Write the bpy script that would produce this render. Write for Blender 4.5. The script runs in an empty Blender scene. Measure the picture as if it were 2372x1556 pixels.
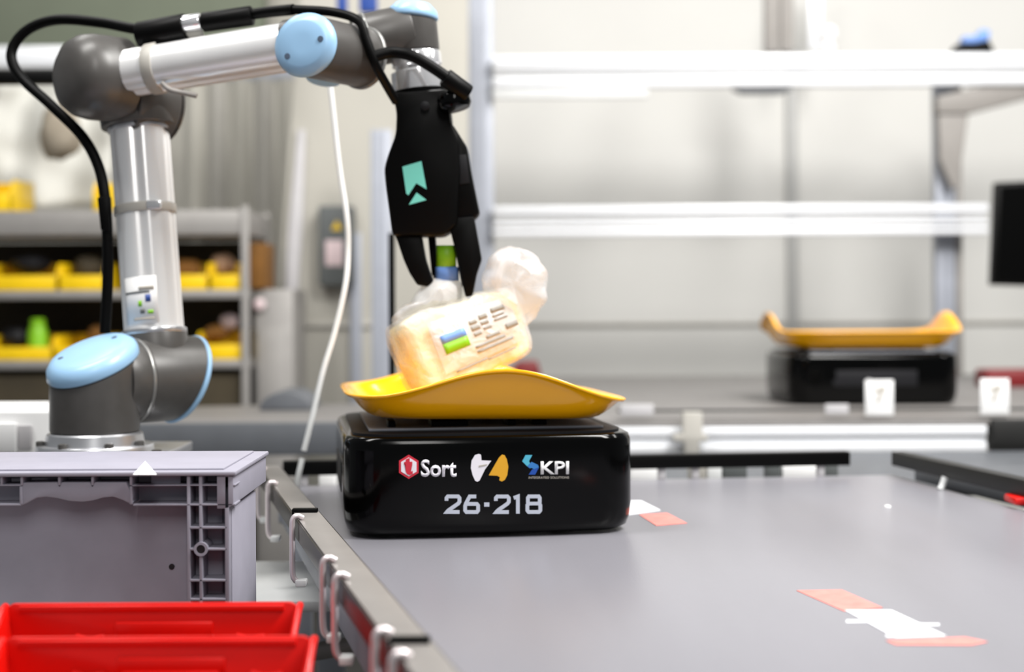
import bpy, bmesh, math, random
from mathutils import Vector, Matrix, noise
random.seed(7)
C = bpy.context.scene.collection
V = Vector
# ------------------------------------------------------------------ camera
F = 3500.0; CX, HY = 1186.0, 700.0; CAMZ = 1.19; ROLL = math.radians(0.3)
cam_d = bpy.data.cameras.new('camera'); cam = bpy.data.objects.new('camera', cam_d); C.objects.link(cam)
cam_d.sensor_width = 36.0; cam_d.lens = F/2372*36.0
cam_d.shift_y = -(778-HY)/2372
cam_d.clip_start = 0.05
cam.location = (0, 0, CAMZ)
cam.rotation_euler = (Matrix.Rotation(math.pi/2, 3, 'X') @ Matrix.Rotation(-ROLL, 3, 'Z')).to_euler()
cam_d.dof.use_dof = True; cam_d.dof.focus_distance = 1.70; cam_d.dof.aperture_fstop = 53.1/1000/0.018
bpy.context.scene.camera = cam
# ------------------------------------------------------------------ world, lights, exposure
w = bpy.data.worlds.new('world'); bpy.context.scene.world = w; w.use_nodes = True
w.node_tree.nodes['Background'].inputs[0].default_value = (0.93, 0.97, 1.0, 1)
w.node_tree.nodes['Background'].inputs[1].default_value = 0.13
def area(name, loc, tgt, sx, sy, power, col=(1, .98, .95)):
    l = bpy.data.lights.new(name, 'AREA'); l.shape = 'RECTANGLE'; l.size = sx; l.size_y = sy; l.energy = power; l.color = col
    o = bpy.data.objects.new(name, l); C.objects.link(o); o.location = loc
    o.rotation_euler = (V(tgt)-V(loc)).to_track_quat('-Z', 'Y').to_euler(); return o
area('ceiling_or_fill_lamp', (1.5, 1.1, 3.6), (.3, 1.8, 1), 0.5, 1.5, 88)
area('ceiling_or_fill_lamp', (0.2, -1.3, 3.4), (-.3, 1.7, 1), 0.5, 1.8, 26)  # fill lamp added above and behind the camera to brighten front faces
area('ceiling_or_fill_lamp', (-1.1, 1.5, 3.6), (-.2, 2.0, 1), 0.4, 1.5, 38)
area('ceiling_or_fill_lamp', (-1.6, 3.8, 3.8), (-1.4, 5.0, 1), 0.4, 2.0, 18)
area('ceiling_or_fill_lamp', (1.2, 2.5, 3.8), (1.0, 5.6, 1), 0.5, 2.0, 62)
area('ceiling_or_fill_lamp', (2.8, 2.6, 3.8), (2.2, 5.6, 1), 0.5, 2.0, 48)
vs = bpy.context.scene.view_settings
vs.view_transform = 'Standard'; vs.look = 'None'; vs.gamma = 1.0; vs.use_curve_mapping = False; vs.exposure = 0.6

# ------------------------------------------------------------------ helpers
def P(px, py, Y):
    dx = px-CX; dz = -(py-HY); c, s = math.cos(-ROLL), math.sin(-ROLL)
    a, b = c*dx-s*dz, s*dx+c*dz
    return V((a/F*Y, Y, CAMZ+b/F*Y))
def lin(c):
    return tuple((x/255/12.92 if x/255 <= .04045 else ((x/255+.055)/1.055)**2.4) for x in c)
def mat(name, rgb, rough=.5, metal=0., spec=.5, var=0., scale=20., bump=0., bscale=60., coat=0., stretch=None, emit=None, trans=0.):
    m = bpy.data.materials.new(name); m.use_nodes = True; nt = m.node_tree; b = nt.nodes['Principled BSDF']
    col = lin(rgb)
    b.inputs['Base Color'].default_value = (*col, 1); b.inputs['Roughness'].default_value = rough
    b.inputs['Metallic'].default_value = metal; b.inputs['Specular IOR Level'].default_value = spec
    b.inputs['Coat Weight'].default_value = coat
    if trans: b.inputs['Transmission Weight'].default_value = trans
    if emit: b.inputs['Emission Color'].default_value = (*col, 1); b.inputs['Emission Strength'].default_value = emit
    tc = nt.nodes.new('ShaderNodeTexCoord'); mp = nt.nodes.new('ShaderNodeMapping'); nt.links.new(tc.outputs['Object'], mp.inputs[0])
    if stretch: mp.inputs['Scale'].default_value = stretch
    n = nt.nodes.new('ShaderNodeTexNoise'); n.inputs['Scale'].default_value = scale; n.inputs['Detail'].default_value = 4
    nt.links.new(mp.outputs[0], n.inputs['Vector'])
    v = var or .04
    r = nt.nodes.new('ShaderNodeValToRGB'); r.color_ramp.elements[0].position = .3; r.color_ramp.elements[1].position = .7
    r.color_ramp.elements[0].color = (*[x*(1-v) for x in col], 1); r.color_ramp.elements[1].color = (*[min(1, x*(1+v)) for x in col], 1)
    nt.links.new(n.outputs[0], r.inputs[0]); nt.links.new(r.outputs[0], b.inputs['Base Color'])
    if bump:
        n2 = nt.nodes.new('ShaderNodeTexNoise'); n2.inputs['Scale'].default_value = bscale; n2.inputs['Detail'].default_value = 5
        nt.links.new(mp.outputs[0], n2.inputs['Vector'])
        bp = nt.nodes.new('ShaderNodeBump'); bp.inputs['Strength'].default_value = bump; bp.inputs['Distance'].default_value = .004
        nt.links.new(n2.outputs[0], bp.inputs['Height']); nt.links.new(bp.outputs[0], b.inputs['Normal'])
    return m
ORIG = {}
def finish(bm, name, m, parent=None, smooth=True, ang=38):
    bmesh.ops.recalc_face_normals(bm, faces=bm.faces[:])
    if smooth:
        for f in bm.faces: f.smooth = True
        for e in bm.edges:
            if len(e.link_faces) == 2 and e.calc_face_angle(0) > math.radians(ang): e.smooth = False
    root = parent
    while root is not None and root.parent is not None: root = root.parent
    off = None
    if root is not None: off = ORIG.get(root.name, V((0, 0, 0)))
    else:
        xs = [v.co for v in bm.verts]
        off = V(((min(v.x for v in xs)+max(v.x for v in xs))/2, (min(v.y for v in xs)+max(v.y for v in xs))/2, min(v.z for v in xs)))
    bmesh.ops.translate(bm, verts=bm.verts[:], vec=-off)
    me = bpy.data.meshes.new(name); bm.to_mesh(me); bm.free()
    if m: me.materials.append(m)
    o = bpy.data.objects.new(name, me); C.objects.link(o)
    if parent is not None: o.parent = parent
    else: o.location = off
    return o
def tag(o, label, cat, group=None, kind=None):
    o['label'] = label; o['category'] = cat
    if group: o['group'] = group
    if kind: o['kind'] = kind
    return o
def thing(name, label, cat, loc=(0, 0, 0), rotz=0., group=None, local=False):
    o = bpy.data.objects.new(name, None); C.objects.link(o); o.location = loc; o.rotation_euler = (0, 0, rotz)
    o.empty_display_size = .05
    tag(o, label, cat, group); ORIG[o.name] = V((0, 0, 0)) if local else V(loc); return o
def struct(o): o['kind'] = 'structure'; return o
def B(): return bmesh.new()
def box(bm, lo, hi, bev=0., seg=2, M=None):
    lo, hi = V(lo), V(hi)
    t = bmesh.new(); bmesh.ops.create_cube(t, size=1)
    for v in t.verts: v.co = V(((lo.x+hi.x)/2+v.co.x*(hi.x-lo.x), (lo.y+hi.y)/2+v.co.y*(hi.y-lo.y), (lo.z+hi.z)/2+v.co.z*(hi.z-lo.z)))
    if bev: bmesh.ops.bevel(t, geom=t.edges[:], offset=bev, segments=seg, profile=.5, affect='EDGES')
    if M is not None: bmesh.ops.transform(t, matrix=M, verts=t.verts[:])
    merge(bm, t)
def merge(bm, t):
    me = bpy.data.meshes.new('tmp'); t.to_mesh(me); t.free(); bm.from_mesh(me); bpy.data.meshes.remove(me)
def pbox(bm, x0, y0, x1, y1, Y, dep, bev=0.):
    a, b = P(x0, y1, Y), P(x1, y0, Y)
    box(bm, (a.x, Y, a.z), (b.x, Y+dep, b.z), bev)
def frame_axes(d):
    d = V(d).normalized(); u = d.cross(V((0, 0, 1)))
    if u.length < 1e-3: u = V((1, 0, 0))
    u.normalize(); return d, u, d.cross(u)
def lathe(bm, p0, d, prof, seg=40, cap=True):
    """prof: (radius, distance along d) pairs"""
    d, u, w_ = frame_axes(d); rings = []
    for r, h in prof:
        rings.append([bm.verts.new(V(p0)+d*h+(u*math.cos(2*math.pi*i/seg)+w_*math.sin(2*math.pi*i/seg))*max(r, 1e-5)) for i in range(seg)])
    for a, b in zip(rings, rings[1:]):
        for i in range(seg): bm.faces.new((a[i], a[(i+1) % seg], b[(i+1) % seg], b[i]))
    if cap: bm.faces.new(rings[0]); bm.faces.new(rings[-1])
def cyl(bm, p0, p1, r, r1=None, bev=0., seg=40):
    p0, p1 = V(p0), V(p1); L = (p1-p0).length; r1 = r if r1 is None else r1
    pr = [(r-bev, 0), (r-bev*.3, bev*.3), (r, bev), (r1, L-bev), (r1-bev*.3, L-bev*.3), (r1-bev, L)] if bev else [(r, 0), (r1, L)]
    lathe(bm, p0, p1-p0, pr, seg)
def smooth_path(pts, n=8):
    pts = [V(p) for p in pts]; out = []
    q = [pts[0]*2-pts[1]]+pts+[pts[-1]*2-pts[-2]]
    for i in range(1, len(q)-2):
        a, b, c, d = q[i-1:i+3]
        for k in range(n):
            t = k/n; out.append(.5*((2*b)+(c-a)*t+(2*a-5*b+4*c-d)*t*t+(3*b-a-3*c+d)*t**3))
    out.append(pts[-1]); return out
def tube(bm, pts, r, seg=12, n=8, smooth=True):
    pts = smooth_path(pts, n) if smooth else [V(p) for p in pts]
    T = [(pts[min(i+1, len(pts)-1)]-pts[max(i-1, 0)]).normalized() for i in range(len(pts))]
    _, u, _w = frame_axes(T[0]); rings = []
    for p, t in zip(pts, T):
        u = (u-t*u.dot(t)).normalized(); w_ = t.cross(u)
        rr = r(len(rings)/(len(pts)-1)) if callable(r) else r
        rings.append([bm.verts.new(p+(u*math.cos(2*math.pi*i/seg)+w_*math.sin(2*math.pi*i/seg))*rr) for i in range(seg)])
    for a, b in zip(rings, rings[1:]):
        for i in range(seg): bm.faces.new((a[i], a[(i+1) % seg], b[(i+1) % seg], b[i]))
    bm.faces.new(rings[0]); bm.faces.new(rings[-1])
def prism(bm, outline, ext, bev=0., seg=2):
    """outline: 3-D points in a plane, ext: vector"""
    t = bmesh.new(); a = [t.verts.new(V(p)) for p in outline]; b = [t.verts.new(V(p)+V(ext)) for p in outline]; n = len(a)
    t.faces.new(a); t.faces.new(b[::-1])
    for i in range(n): t.faces.new((a[i], b[i], b[(i+1) % n], a[(i+1) % n]))
    bmesh.ops.recalc_face_normals(t, faces=t.faces[:])
    if bev: bmesh.ops.bevel(t, geom=t.edges[:], offset=bev, segments=seg, profile=.5, affect='EDGES', clamp_overlap=True)
    merge(bm, t)
def pprism(bm, pts, Y, dep, bev=0.): prism(bm, [P(x, y, Y) for x, y in pts], (0, dep, 0), bev)
def loft(bm, rings, close=True, cap0=False, cap1=False):
    R = [[bm.verts.new(V(p)) for p in r] for r in rings]; n = len(R[0])
    for a, b in zip(R, R[1:]):
        for i in range(n if close else n-1): bm.faces.new((a[i], a[(i+1) % n], b[(i+1) % n], b[i]))
    if cap0: bm.faces.new(R[0])
    if cap1: bm.faces.new(R[-1])
    return R
def text_mesh(s, bold=0.):
    cu = bpy.data.curves.new('txt', 'FONT'); cu.body = s; cu.offset = bold; cu.resolution_u = 3
    o = bpy.data.objects.new('txt', cu); C.objects.link(o)
    dg = bpy.context.evaluated_depsgraph_get(); me = bpy.data.meshes.new_from_object(o.evaluated_get(dg))
    bpy.data.objects.remove(o); bpy.data.curves.remove(cu)
    bm = bmesh.new(); bm.from_mesh(me); bpy.data.meshes.remove(me)
    xs = [v.co.x for v in bm.verts]; ys = [v.co.y for v in bm.verts]
    for v in bm.verts: v.co = V(((v.co.x-min(xs))/(max(xs)-min(xs)), (v.co.y-min(ys))/(max(ys)-min(ys)), 0))
    return bm
def copy_tree(o, parent=None):
    c = o.copy(); C.objects.link(c); c.parent = parent
    for ch in [x for x in bpy.data.objects if x.parent == o]: copy_tree(ch, c)
    return c

# ------------------------------------------------------------------ materials
M = {}
def mk(k, *a, **kw): M[k] = mat(k, *a, **kw)
mk('deck', (128, 127, 134), .33, spec=.6, var=.10, scale=5, bump=.03, bscale=300, stretch=(1, .15, 1))
mk('floor', (92, 90, 88), .6, var=.15, scale=3)
mk('wall', (214, 213, 209), .75, var=.02, scale=2)
mk('wall_beige', (178, 175, 166), .8, var=.04, scale=2)
mk('wall_dark', (118, 125, 108), .8, var=.06, scale=4)
mk('alu', (205, 206, 210), .3, metal=.85, var=.05, scale=30)
mk('white_alu', (236, 238, 242), .35, metal=.15, var=.02)
mk('alu_dull', (160, 164, 174), .45, metal=.2, var=.04, scale=20)
mk('tube_alu', (244, 244, 244), .24, metal=.4, var=.05, scale=12, stretch=(1, 1, .1))
mk('chrome', (240, 240, 242), .14, metal=.75)
mk('chrome_pink', (236, 226, 228), .28, metal=.55)
mk('black_rubber', (22, 22, 21), .5, spec=.45, var=.2)
mk('bar_top_sheen', (128, 124, 121), .4, var=.06)  # grey sheen of the dark bar's upper face, put into the colour
mk('bar_rubber', (40, 38, 37), .33, spec=.6, var=.15)
mk('black_gloss', (1, 1, 1), .12, spec=.2)
mk('black_matte', (2, 2, 2), .45, spec=.12)
mk('black_panel', (26, 26, 29), .5, spec=.2)
mk('dark_grey', (74, 72, 70), .36, spec=.45, var=.06, scale=60)
mk('seam', (150, 150, 148), .3, metal=.5)
mk('cap_blue', (150, 190, 224), .33, spec=.5, var=.02)
mk('screw', (70, 84, 104), .5)
mk('tray', (255, 180, 0), .22, spec=.5, coat=.25, var=.02)
mk('tote', (152, 150, 163), .5, spec=.4, var=.04, scale=30)
mk('red', (212, 16, 8), .3, spec=.5, var=.05, scale=10)
mk('white', (236, 236, 236), .5)
mk('white_plastic', (226, 228, 228), .4)
mk('grey_plastic', (186, 184, 186), .5)
mk('teal', (118, 214, 200), .5)
mk('yellow_bin', (236, 196, 10), .4, var=.05)
mk('card', (118, 78, 24), .8, var=.12)
mk('dark_back', (60, 52, 36), .8, var=.25, scale=9)
mk('shelf_steel', (150, 147, 144), .5, metal=.3, var=.05)
mk('green', (128, 190, 22), .45)
mk('blue', (42, 74, 150), .45)
mk('blue_light', (110, 150, 220), .45)
mk('dark_box', (88, 92, 92), .5)
mk('pink_label', (214, 194, 196), .6)
mk('tape_red', (222, 132, 124), .6, var=.12, scale=60)
mk('tape_white', (240, 242, 246), .5, var=.03)
mk('brown', (150, 120, 96), .8, var=.15)
mk('sack', (150, 140, 124), .8, var=.1)
mk('drape', (196, 195, 188), .6, var=.05, scale=6)
mk('grey_bracket', (170, 167, 160), .5, var=.04)
mk('dark_plate', (84, 87, 92), .45, var=.06)
mk('back_deck', (120, 117, 115), .5, var=.06)
mk('belt_far', (110, 108, 110), .5)
mk('logo_red', (205, 40, 60), .5); mk('logo_white', (235, 232, 240), .5); mk('logo_gold', (224, 164, 32), .5)
mk('logo_cyan', (80, 178, 205), .5); mk('logo_blue', (48, 120, 190), .5); mk('logo_navy', (20, 74, 165), .5)
mk('print_grey', (150, 148, 142), .6)
mk('digit', (188, 194, 208), .5); mk('text_grey', (176, 170, 160), .6); mk('brown_red', (110, 8, 14), .5)
mk('pipe_brown', (142, 138, 134), .6)
mk('joint_grey', (176, 176, 174), .6)
mk('slot', (20, 16, 22), .7)
mk('screen', (2, 2, 2), .3, spec=.1)
def film_mat(name, tr=.55, tint=(1, 1, 1), white=.25, sc=38, bs=.8):
    m = bpy.data.materials.new(name); m.use_nodes = True; nt = m.node_tree; nt.nodes.clear()
    out = nt.nodes.new('ShaderNodeOutputMaterial'); t = nt.nodes.new('ShaderNodeBsdfTransparent'); t.inputs[0].default_value = (*tint, 1)
    g = nt.nodes.new('ShaderNodeBsdfPrincipled'); g.inputs['Base Color'].default_value = (.9, .9, .92, 1); g.inputs['Roughness'].default_value = .12
    tc = nt.nodes.new('ShaderNodeTexCoord'); n = nt.nodes.new('ShaderNodeTexNoise'); n.inputs['Scale'].default_value = sc; n.inputs['Detail'].default_value = 4
    n.inputs['Distortion'].default_value = 1.2
    nt.links.new(tc.outputs['Object'], n.inputs['Vector'])
    bp = nt.nodes.new('ShaderNodeBump'); bp.inputs['Strength'].default_value = bs; bp.inputs['Distance'].default_value = .006
    nt.links.new(n.outputs[0], bp.inputs['Height']); nt.links.new(bp.outputs[0], g.inputs['Normal'])
    r = nt.nodes.new('ShaderNodeMapRange'); r.inputs[1].default_value = .3; r.inputs[2].default_value = .7
    r.inputs[3].default_value = 1-tr-white*.5; r.inputs[4].default_value = 1-tr+white
    nt.links.new(n.outputs[0], r.inputs[0])
    mx = nt.nodes.new('ShaderNodeMixShader'); nt.links.new(r.outputs[0], mx.inputs[0]); nt.links.new(t.outputs[0], mx.inputs[1]); nt.links.new(g.outputs[0], mx.inputs[2])
    nt.links.new(mx.outputs[0], out.inputs[0]); return m
M['film'] = film_mat('clear_film', .72, white=.2)
M['film_white'] = film_mat('crumpled_film', .66, white=.28, sc=16, bs=.35)
mk('cream', (246, 228, 178), .5, var=.14, scale=42, bump=.5, bscale=60)

# ================================================================== SETTING
bm = B(); box(bm, (-6, -3, -.1), (6, 7, 0)); struct(finish(bm, 'floor', M['floor']))
WY = 6.2
bm = B(); box(bm, (-.25, WY, 0), (5, WY+.1, 4)); wb = struct(finish(bm, 'wall_back', M['wall']))
def wpart(bm, name, m, parent): 
    # parts of the setting's wall: geometry given in world coordinates
    bmesh.ops.translate(bm, verts=bm.verts[:], vec=-parent.location); o = finish(bm, name, m, parent); return o
bm = B(); pbox(bm, 1143, 741, 2600, 757, WY-.012, .012, .003); wpart(bm, 'panel_joint', M['grey_bracket'], wb)
bm = B(); pbox(bm, 1826, 110, 1847, 790, WY-.03, .03, .004); wpart(bm, 'panel_joint', M['joint_grey'], wb)
bm = B(); box(bm, (-4, 6.35, 0), (-.2, 6.45, 4)); wl = struct(finish(bm, 'wall_left', M['wall_beige']))
bm = B(); pbox(bm, -400, -300, 610, 112, 6.2, .1, .01); t = struct(finish(bm, 'trim_1', M['wall_dark']))
bm = B(); pbox(bm, -400, 104, 250, 160, 5.4, .1, .012); tag(finish(bm, 'beam', M['white_alu']), 'white horizontal beam behind the robot elbow', 'beam')

# ------------------------------------------------------------------ front deck
DZ = .90
def bar_x(Y): return -.380+.247*(2.27-Y)          # outer top edge of the left guard bar
root = thing('sorting_deck', 'large grey table deck carrying the front sorting robot', 'table', (.25, 1.7, 0))
far_l, far_r = V((-.372, 2.405, 0)), V((.632, 2.515, 0)); near_l = V((bar_x(.6)+.015, .6, 0)); near_r = V((.94, .6, 0))
bm = B(); prism(bm, [V((p.x, p.y, DZ)) for p in (near_l, near_r, far_r, far_l)], (0, 0, -.014), .002); finish(bm, 'deck_surface', M['deck'], root)
for a, b in ((near_l, far_l), (far_l, far_r), (far_r, near_r)):
    d = (b-a).normalized(); nrm = V((-d.y, d.x, 0)); bm = B()
    prism(bm, [a+V((0, 0, DZ-.0145)), b+V((0, 0, DZ-.0145)), b-nrm*.04+V((0, 0, DZ-.0145)), a-nrm*.04+V((0, 0, DZ-.0145))], (0, 0, -.04), .003)
    finish(bm, 'frame_profile', M['alu_dull'], root)
for p in (V((-.28, 2.33, 0)), V((.56, 2.42, 0)), V((.2, .8, 0)), V((.8, .8, 0))):
    bm = B(); box(bm, (p.x-.02, p.y-.02, 0), (p.x+.02, p.y+.02, DZ-.055), .003); finish(bm, 'leg', M['alu_dull'], root)
def on_deck(px, py, z=DZ):
    y = py
    Y = (CAMZ-z)*F/(y-HY); p = P(px, py, Y); k = (CAMZ-z)/(CAMZ-p.z); return V((p.x*k, p.y*k, z))
def flat(name, pts, m, parent, h=.0006):
    bm = B(); prism(bm, [on_deck(x, y, DZ) for x, y in pts], (0, 0, h)); return finish(bm, name, m, parent, smooth=False)
flat('red_tape', [(1845, 1368), (1950, 1366), (2045, 1408), (1955, 1416)], M['tape_red'], root)
flat('red_tape', [(2052, 1484), (2235, 1476), (2288, 1487), (2250, 1495), (2075, 1494)], M['tape_red'], root)
flat('white_tape', [(1957, 1414), (2065, 1414), (2192, 1474), (2075, 1478)], M['tape_white'], root, .0008)
for q in ([(1960, 1437), (2010, 1437), (2010, 1442), (1960, 1443)], [(2120, 1445), (2176, 1445), (2176, 1450), (2130, 1450)], [(2052, 1471), (2110, 1472), (2110, 1477), (2052, 1476)]):
    flat('white_tape_edge', q, M['tape_white'], root, .0007)
flat('white_tape', [(1440, 1160), (1485, 1160), (1530, 1182), (1440, 1195)], M['tape_white'], root)
flat('red_tape', [(1480, 1192), (1545, 1188), (1592, 1212), (1520, 1218)], M['tape_red'], root)
bm = B(); c = on_deck(2056, 1174); lathe(bm, c, (0, 0, 1), [(.005, 0), (.0045, .002), (.001, .003)], 12); finish(bm, 'white_dot', M['white'], root)

# ------------------------------------------------------------------ guard bars round the deck
GZ0, GZ1 = .917, .94
def guard(name, label, a, b, wv, m=None):
    r = thing(name, label, 'guard rail', (a+b)*.5)
    bm = B(); prism(bm, [a, b, b+wv, a+wv], (0, 0, GZ0-GZ1), .0015); finish(bm, 'bar', m or M['black_rubber'], r); return r
gl = guard('guard_bar', 'black guard bar on chrome hooks along the left deck edge beside the grey tote', V((bar_x(.75), .75, GZ1)), V((bar_x(2.33), 2.33, GZ1)), V((.034, .008, 0)), M['bar_rubber'])
for Y in (2.24, 2.06, 1.733, 1.446, 1.357, 1.125, 1.05):
    x = bar_x(Y)-.006; bm = B(); r = .0034
    tube(bm, [(x+.012, Y+.003, GZ1+.0035), (x+.006, Y+.001, GZ1+.0062), (x+.001, Y, GZ1+.003), (x, Y, GZ1-.008), (x, Y, GZ1-.03), (x, Y, GZ1-.058), (x+.003, Y, GZ1-.067), (x+.009, Y+.002, GZ1-.070), (x+.016, Y+.004, GZ1-.070)], r, 12, 5)
    h = finish(bm, 'hook_rod', M['chrome_pink'], gl)
    bm = B(); box(bm, (x+.004, Y-.008, GZ1-.074), (x+.0165, Y+.008, GZ1-.066), .0015); finish(bm, 'hook_foot', M['white_plastic'], h)
bm = B(); prism(bm, [V((bar_x(y_)+o_, y_, GZ1)) for y_, o_ in ((.76, .002), (2.32, .002), (2.325, .033), (.765, .033))], (0, 0, .0015), .0004); finish(bm, 'top_sheen', M['bar_top_sheen'], gl)  # lit upper face of the dark bar, painted as a thin grey layer
for Y in (1.80, 1.105):
    x = bar_x(Y); bm = B(); box(bm, (x+.001, Y-.006, GZ1-.001), (x+.031, Y+.006, GZ1+.006), .001); finish(bm, 'clip', M['black_matte'], gl)
d = (far_r-far_l).normalized()
a = P(655, 1048, 2.39); b = P(1970, 1041, 2.50); a.z = b.z = GZ1
gf = guard('guard_bar', 'long black guard bar along the far deck edge behind the front robot', a, b, V((-.003, .022, 0)), M['black_matte'])
for px in (1600, 1900, 1520, 700):
    t_ = (px-655)/(1970-655); q = a.lerp(b, t_); bm = B(); box(bm, (q.x-.006, q.y+.004, DZ), (q.x+.006, q.y+.018, GZ0+.001), .001); finish(bm, 'standoff', M['grey_plastic'], gf)
a = V((.626, 2.500, GZ1)); b = V((.86, 1.33, GZ1))
gr = guard('guard_bar', 'black guard bar slanting along the right deck edge', a, b, V((.022, .005, 0)))
for k, t_ in enumerate((.16, .37, .6)):
    q = a.lerp(b, t_); bm = B(); tube(bm, [(q.x-.002, q.y, GZ0+.002), (q.x-.006, q.y, GZ0-.010), (q.x-.010, q.y-.002, DZ)], .005, 10, 4); finish(bm, 'standoff', M['white_plastic'], gr)
bm = B(); prism(bm, [V((.665, 2.55, .905)), V((.93, 1.30, .905)), V((1.13, 1.36, .905)), V((.9, 2.62, .905))], (0, 0, -.02), .003)
for v in bm.verts: v.co.x += .012
tag(finish(bm, 'side_plate', M['dark_plate']), 'dark grey plate outside the right guard bar', 'plate')
bm = B(); q = on_deck(2290, 1168, .905); box(bm, (q.x+.03, q.y-.02, .9055), (q.x+.28, q.y+.03, .917), .004)
tag(finish(bm, 'red_cover', M['red']), 'bright red cover strip beyond the right guard bar', 'cover')
# small blocks at far deck edge, below the far bar
blocks = [(735, 1092, 772, 1112, 'white', 'small white marker block left of the front robot'),
          (1462, 1088, 1540, 1112, 'white', 'white marker block right beside the front robot'),
          (1600, 1070, 1640, 1113, 'grey_bracket', 'broad beige grey block below the far guard bar'),
          (1642, 1074, 1676, 1110, 'white_plastic', 'narrow pale block next to the beige grey block'),
          (1680, 1072, 1735, 1107, 'dark_box', 'dark grey block below the far guard bar'),
          (1780, 1072, 1813, 1107, 'dark_box', 'small dark block left of the long white marker'),
          (1818, 1084, 1902, 1108, 'white', 'long white marker block near the end of the far guard bar'),
          (1908, 1078, 1948, 1107, 'dark_box', 'dark block at the end of the far guard bar')]
for x0, y0, x1, y1, mm, lb in blocks:
    Yd = 2.43+.085*((x0-700)/1300); z = CAMZ-(y1-HY)/F*Yd
    bm = B(); pa, pb = P(x0, y1, Yd+.025), P(x1, y0, Yd+.025); box(bm, (pa.x, Yd+.045, DZ-.03), (pb.x, Yd+.075, pb.z), .002)
    tag(finish(bm, 'marker_block', M[mm]), lb, 'block')
bm = B(); prism(bm, [V((-.3, 2.465, .87)), V((1.5, 2.66, .87)), V((1.5, 3.2, .87)), V((-.3, 3.2, .87))], (0, 0, -.015), .002)
tag(finish(bm, 'bridge_plate', M['dark_plate']), 'grey plate bridging the gap between the two decks', 'plate')
# ------------------------------------------------------------------ back deck
BZ = .935; BY = 3.26
root = thing('back_deck', 'raised grey deck in the background carrying the second robot', 'table', (.6, 4, 0))
bm = B(); prism(bm, [(-1.6, BY, BZ), (3.2, BY, BZ), (3.2, 5.18, BZ), (-.05, 5.18, BZ), (-.3, 3.85, BZ), (-1.6, 3.62, BZ)], (0, 0, -.015), .002); finish(bm, 'deck_surface', M['back_deck'], root)
a = P(1430, 980, BY); bm = B()
for z0, z1, dy in ((-.016, -.036, 0), (-.038, -.052, .006), (-.053, -.07, 0)):
    box(bm, (-.02, BY-.012+dy, BZ+z1), (1.02, BY+.03, BZ+z0), .002)
finish(bm, 'edge_profile', M['white_alu'], root)
bm = B(); box(bm, (-1.6, BY-.010, BZ-.072), (-.025, BY+.03, BZ-.001), .004); finish(bm, 'edge_cover', M['dark_plate'], root)
bm = B(); box(bm, (1.03, BY-.02, BZ-.072), (3.2, BY+.03, BZ-.002), .003); finish(bm, 'edge_cover', M['black_rubber'], root)
for x in (-1.4, .5, 2.4):
    bm = B(); box(bm, (x, BY+.04, 0), (x+.06, BY+.10, BZ-.016), .003); finish(bm, 'leg', M['alu_dull'], root)
# low rail along the front of the back deck and rails at its far side
bm = B(); pbox(bm, 1430, 944, 2700, 955, BY+.02, .03, .002); o = finish(bm, 'low_rail', M['black_rubber'], None); tag(o, 'thin black rail along the front edge of the back deck', 'guard rail')
r = thing('far_rail', 'dark grey double rail at the far side of the back deck', 'guard rail', (1, 5.1, BZ))
for y0, y1, mm in ((874, 899, 'belt_far'), (899, 908, 'black_rubber')):
    bm = B(); pbox(bm, 1160, y0, 2900, y1, 5.10, .03, .003); finish(bm, 'rail', M[mm], r)
for px in (1250, 1700, 2250):
    bm = B(); q = P(px, 905, 5.13); box(bm, (q.x-.015, 5.115, BZ), (q.x+.015, 5.14, q.z+.03)); finish(bm, 'post', M['belt_far'], r)
bm = B(); pprism(bm, [(1582, 955), (1628, 955), (1628, 1005), (1640, 1008), (1640, 1022), (1620, 1024), (1620, 1060), (1585, 1060), (1585, 1024), (1560, 1022), (1560, 1008), (1582, 1005)], BY-.055, .03, .003)
tag(finish(bm, 'cross_bracket', M['grey_bracket']), 'beige grey cross shaped bracket before the white deck edge', 'bracket')
for x0, y0, x1, y1, mm, lb in ((2005, 880, 2070, 962, 'white', 'white paper sign standing in front of the second robot'), (2272, 877, 2338, 960, 'white', 'white paper sign near the right image edge'),
                           (1912, 936, 1966, 960, 'grey_plastic', 'small pale plate below the second robot'), (1438, 936, 1514, 962, 'grey_plastic', 'pale grey plate on the deck edge right of the yellow tray'), (1340, 890, 1405, 908, 'white_plastic', 'white plate on the far rail above the tray corner')):
    r = thing('sign', lb, 'sign', P((x0+x1)/2, y1, BY+.005)) if y1-y0 > 50 else None
    bm = B(); pbox(bm, x0, y0, x1, y1, BY-.004 if y0 > 895 or y1 > 920 else 5.05, .006, .001); o = finish(bm, 'sheet' if r else 'plate', M[mm], r)
    if r:
        bm = B(); cxm = (x0+x1)/2
        pprism(bm, [(cxm-14, y0+22), (cxm+12, y0+14), (cxm+15, y0+20), (cxm+4, y0+38), (cxm-1, y0+52), (cxm-9, y0+52), (cxm-4, y0+36), (cxm+2, y0+26), (cxm-14, y0+30)], BY-.0045, .001); finish(bm, 'print', M['text_grey'], r)
    else: tag(o, lb, 'plate')
bm = B(); pbox(bm, 2285, 856, 2500, 900, 4.4, .12, .01)
tag(finish(bm, 'red_crate', M['brown_red']), 'dark red crate behind the paper sign at the right', 'crate')
bm = B(); a = P(1185, 880, 4.9); pprism(bm, [(1178, 862), (1200, 838), (1245, 836), (1255, 872), (1225, 876), (1225, 883), (1200, 883), (1200, 876)], 4.85, .08, .006)
tag(finish(bm, 'red_clamp', M['brown_red']), 'dark red clamp behind the bag on the back deck', 'clamp')
bm = B(); q = P(660, 975, 3.6)
out = [q+V((.062*math.cos(t_/16*math.pi), 0, .045*math.sin(t_/16*math.pi))) for t_ in range(17)]
for v in out: v.z += BZ-q.z
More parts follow.
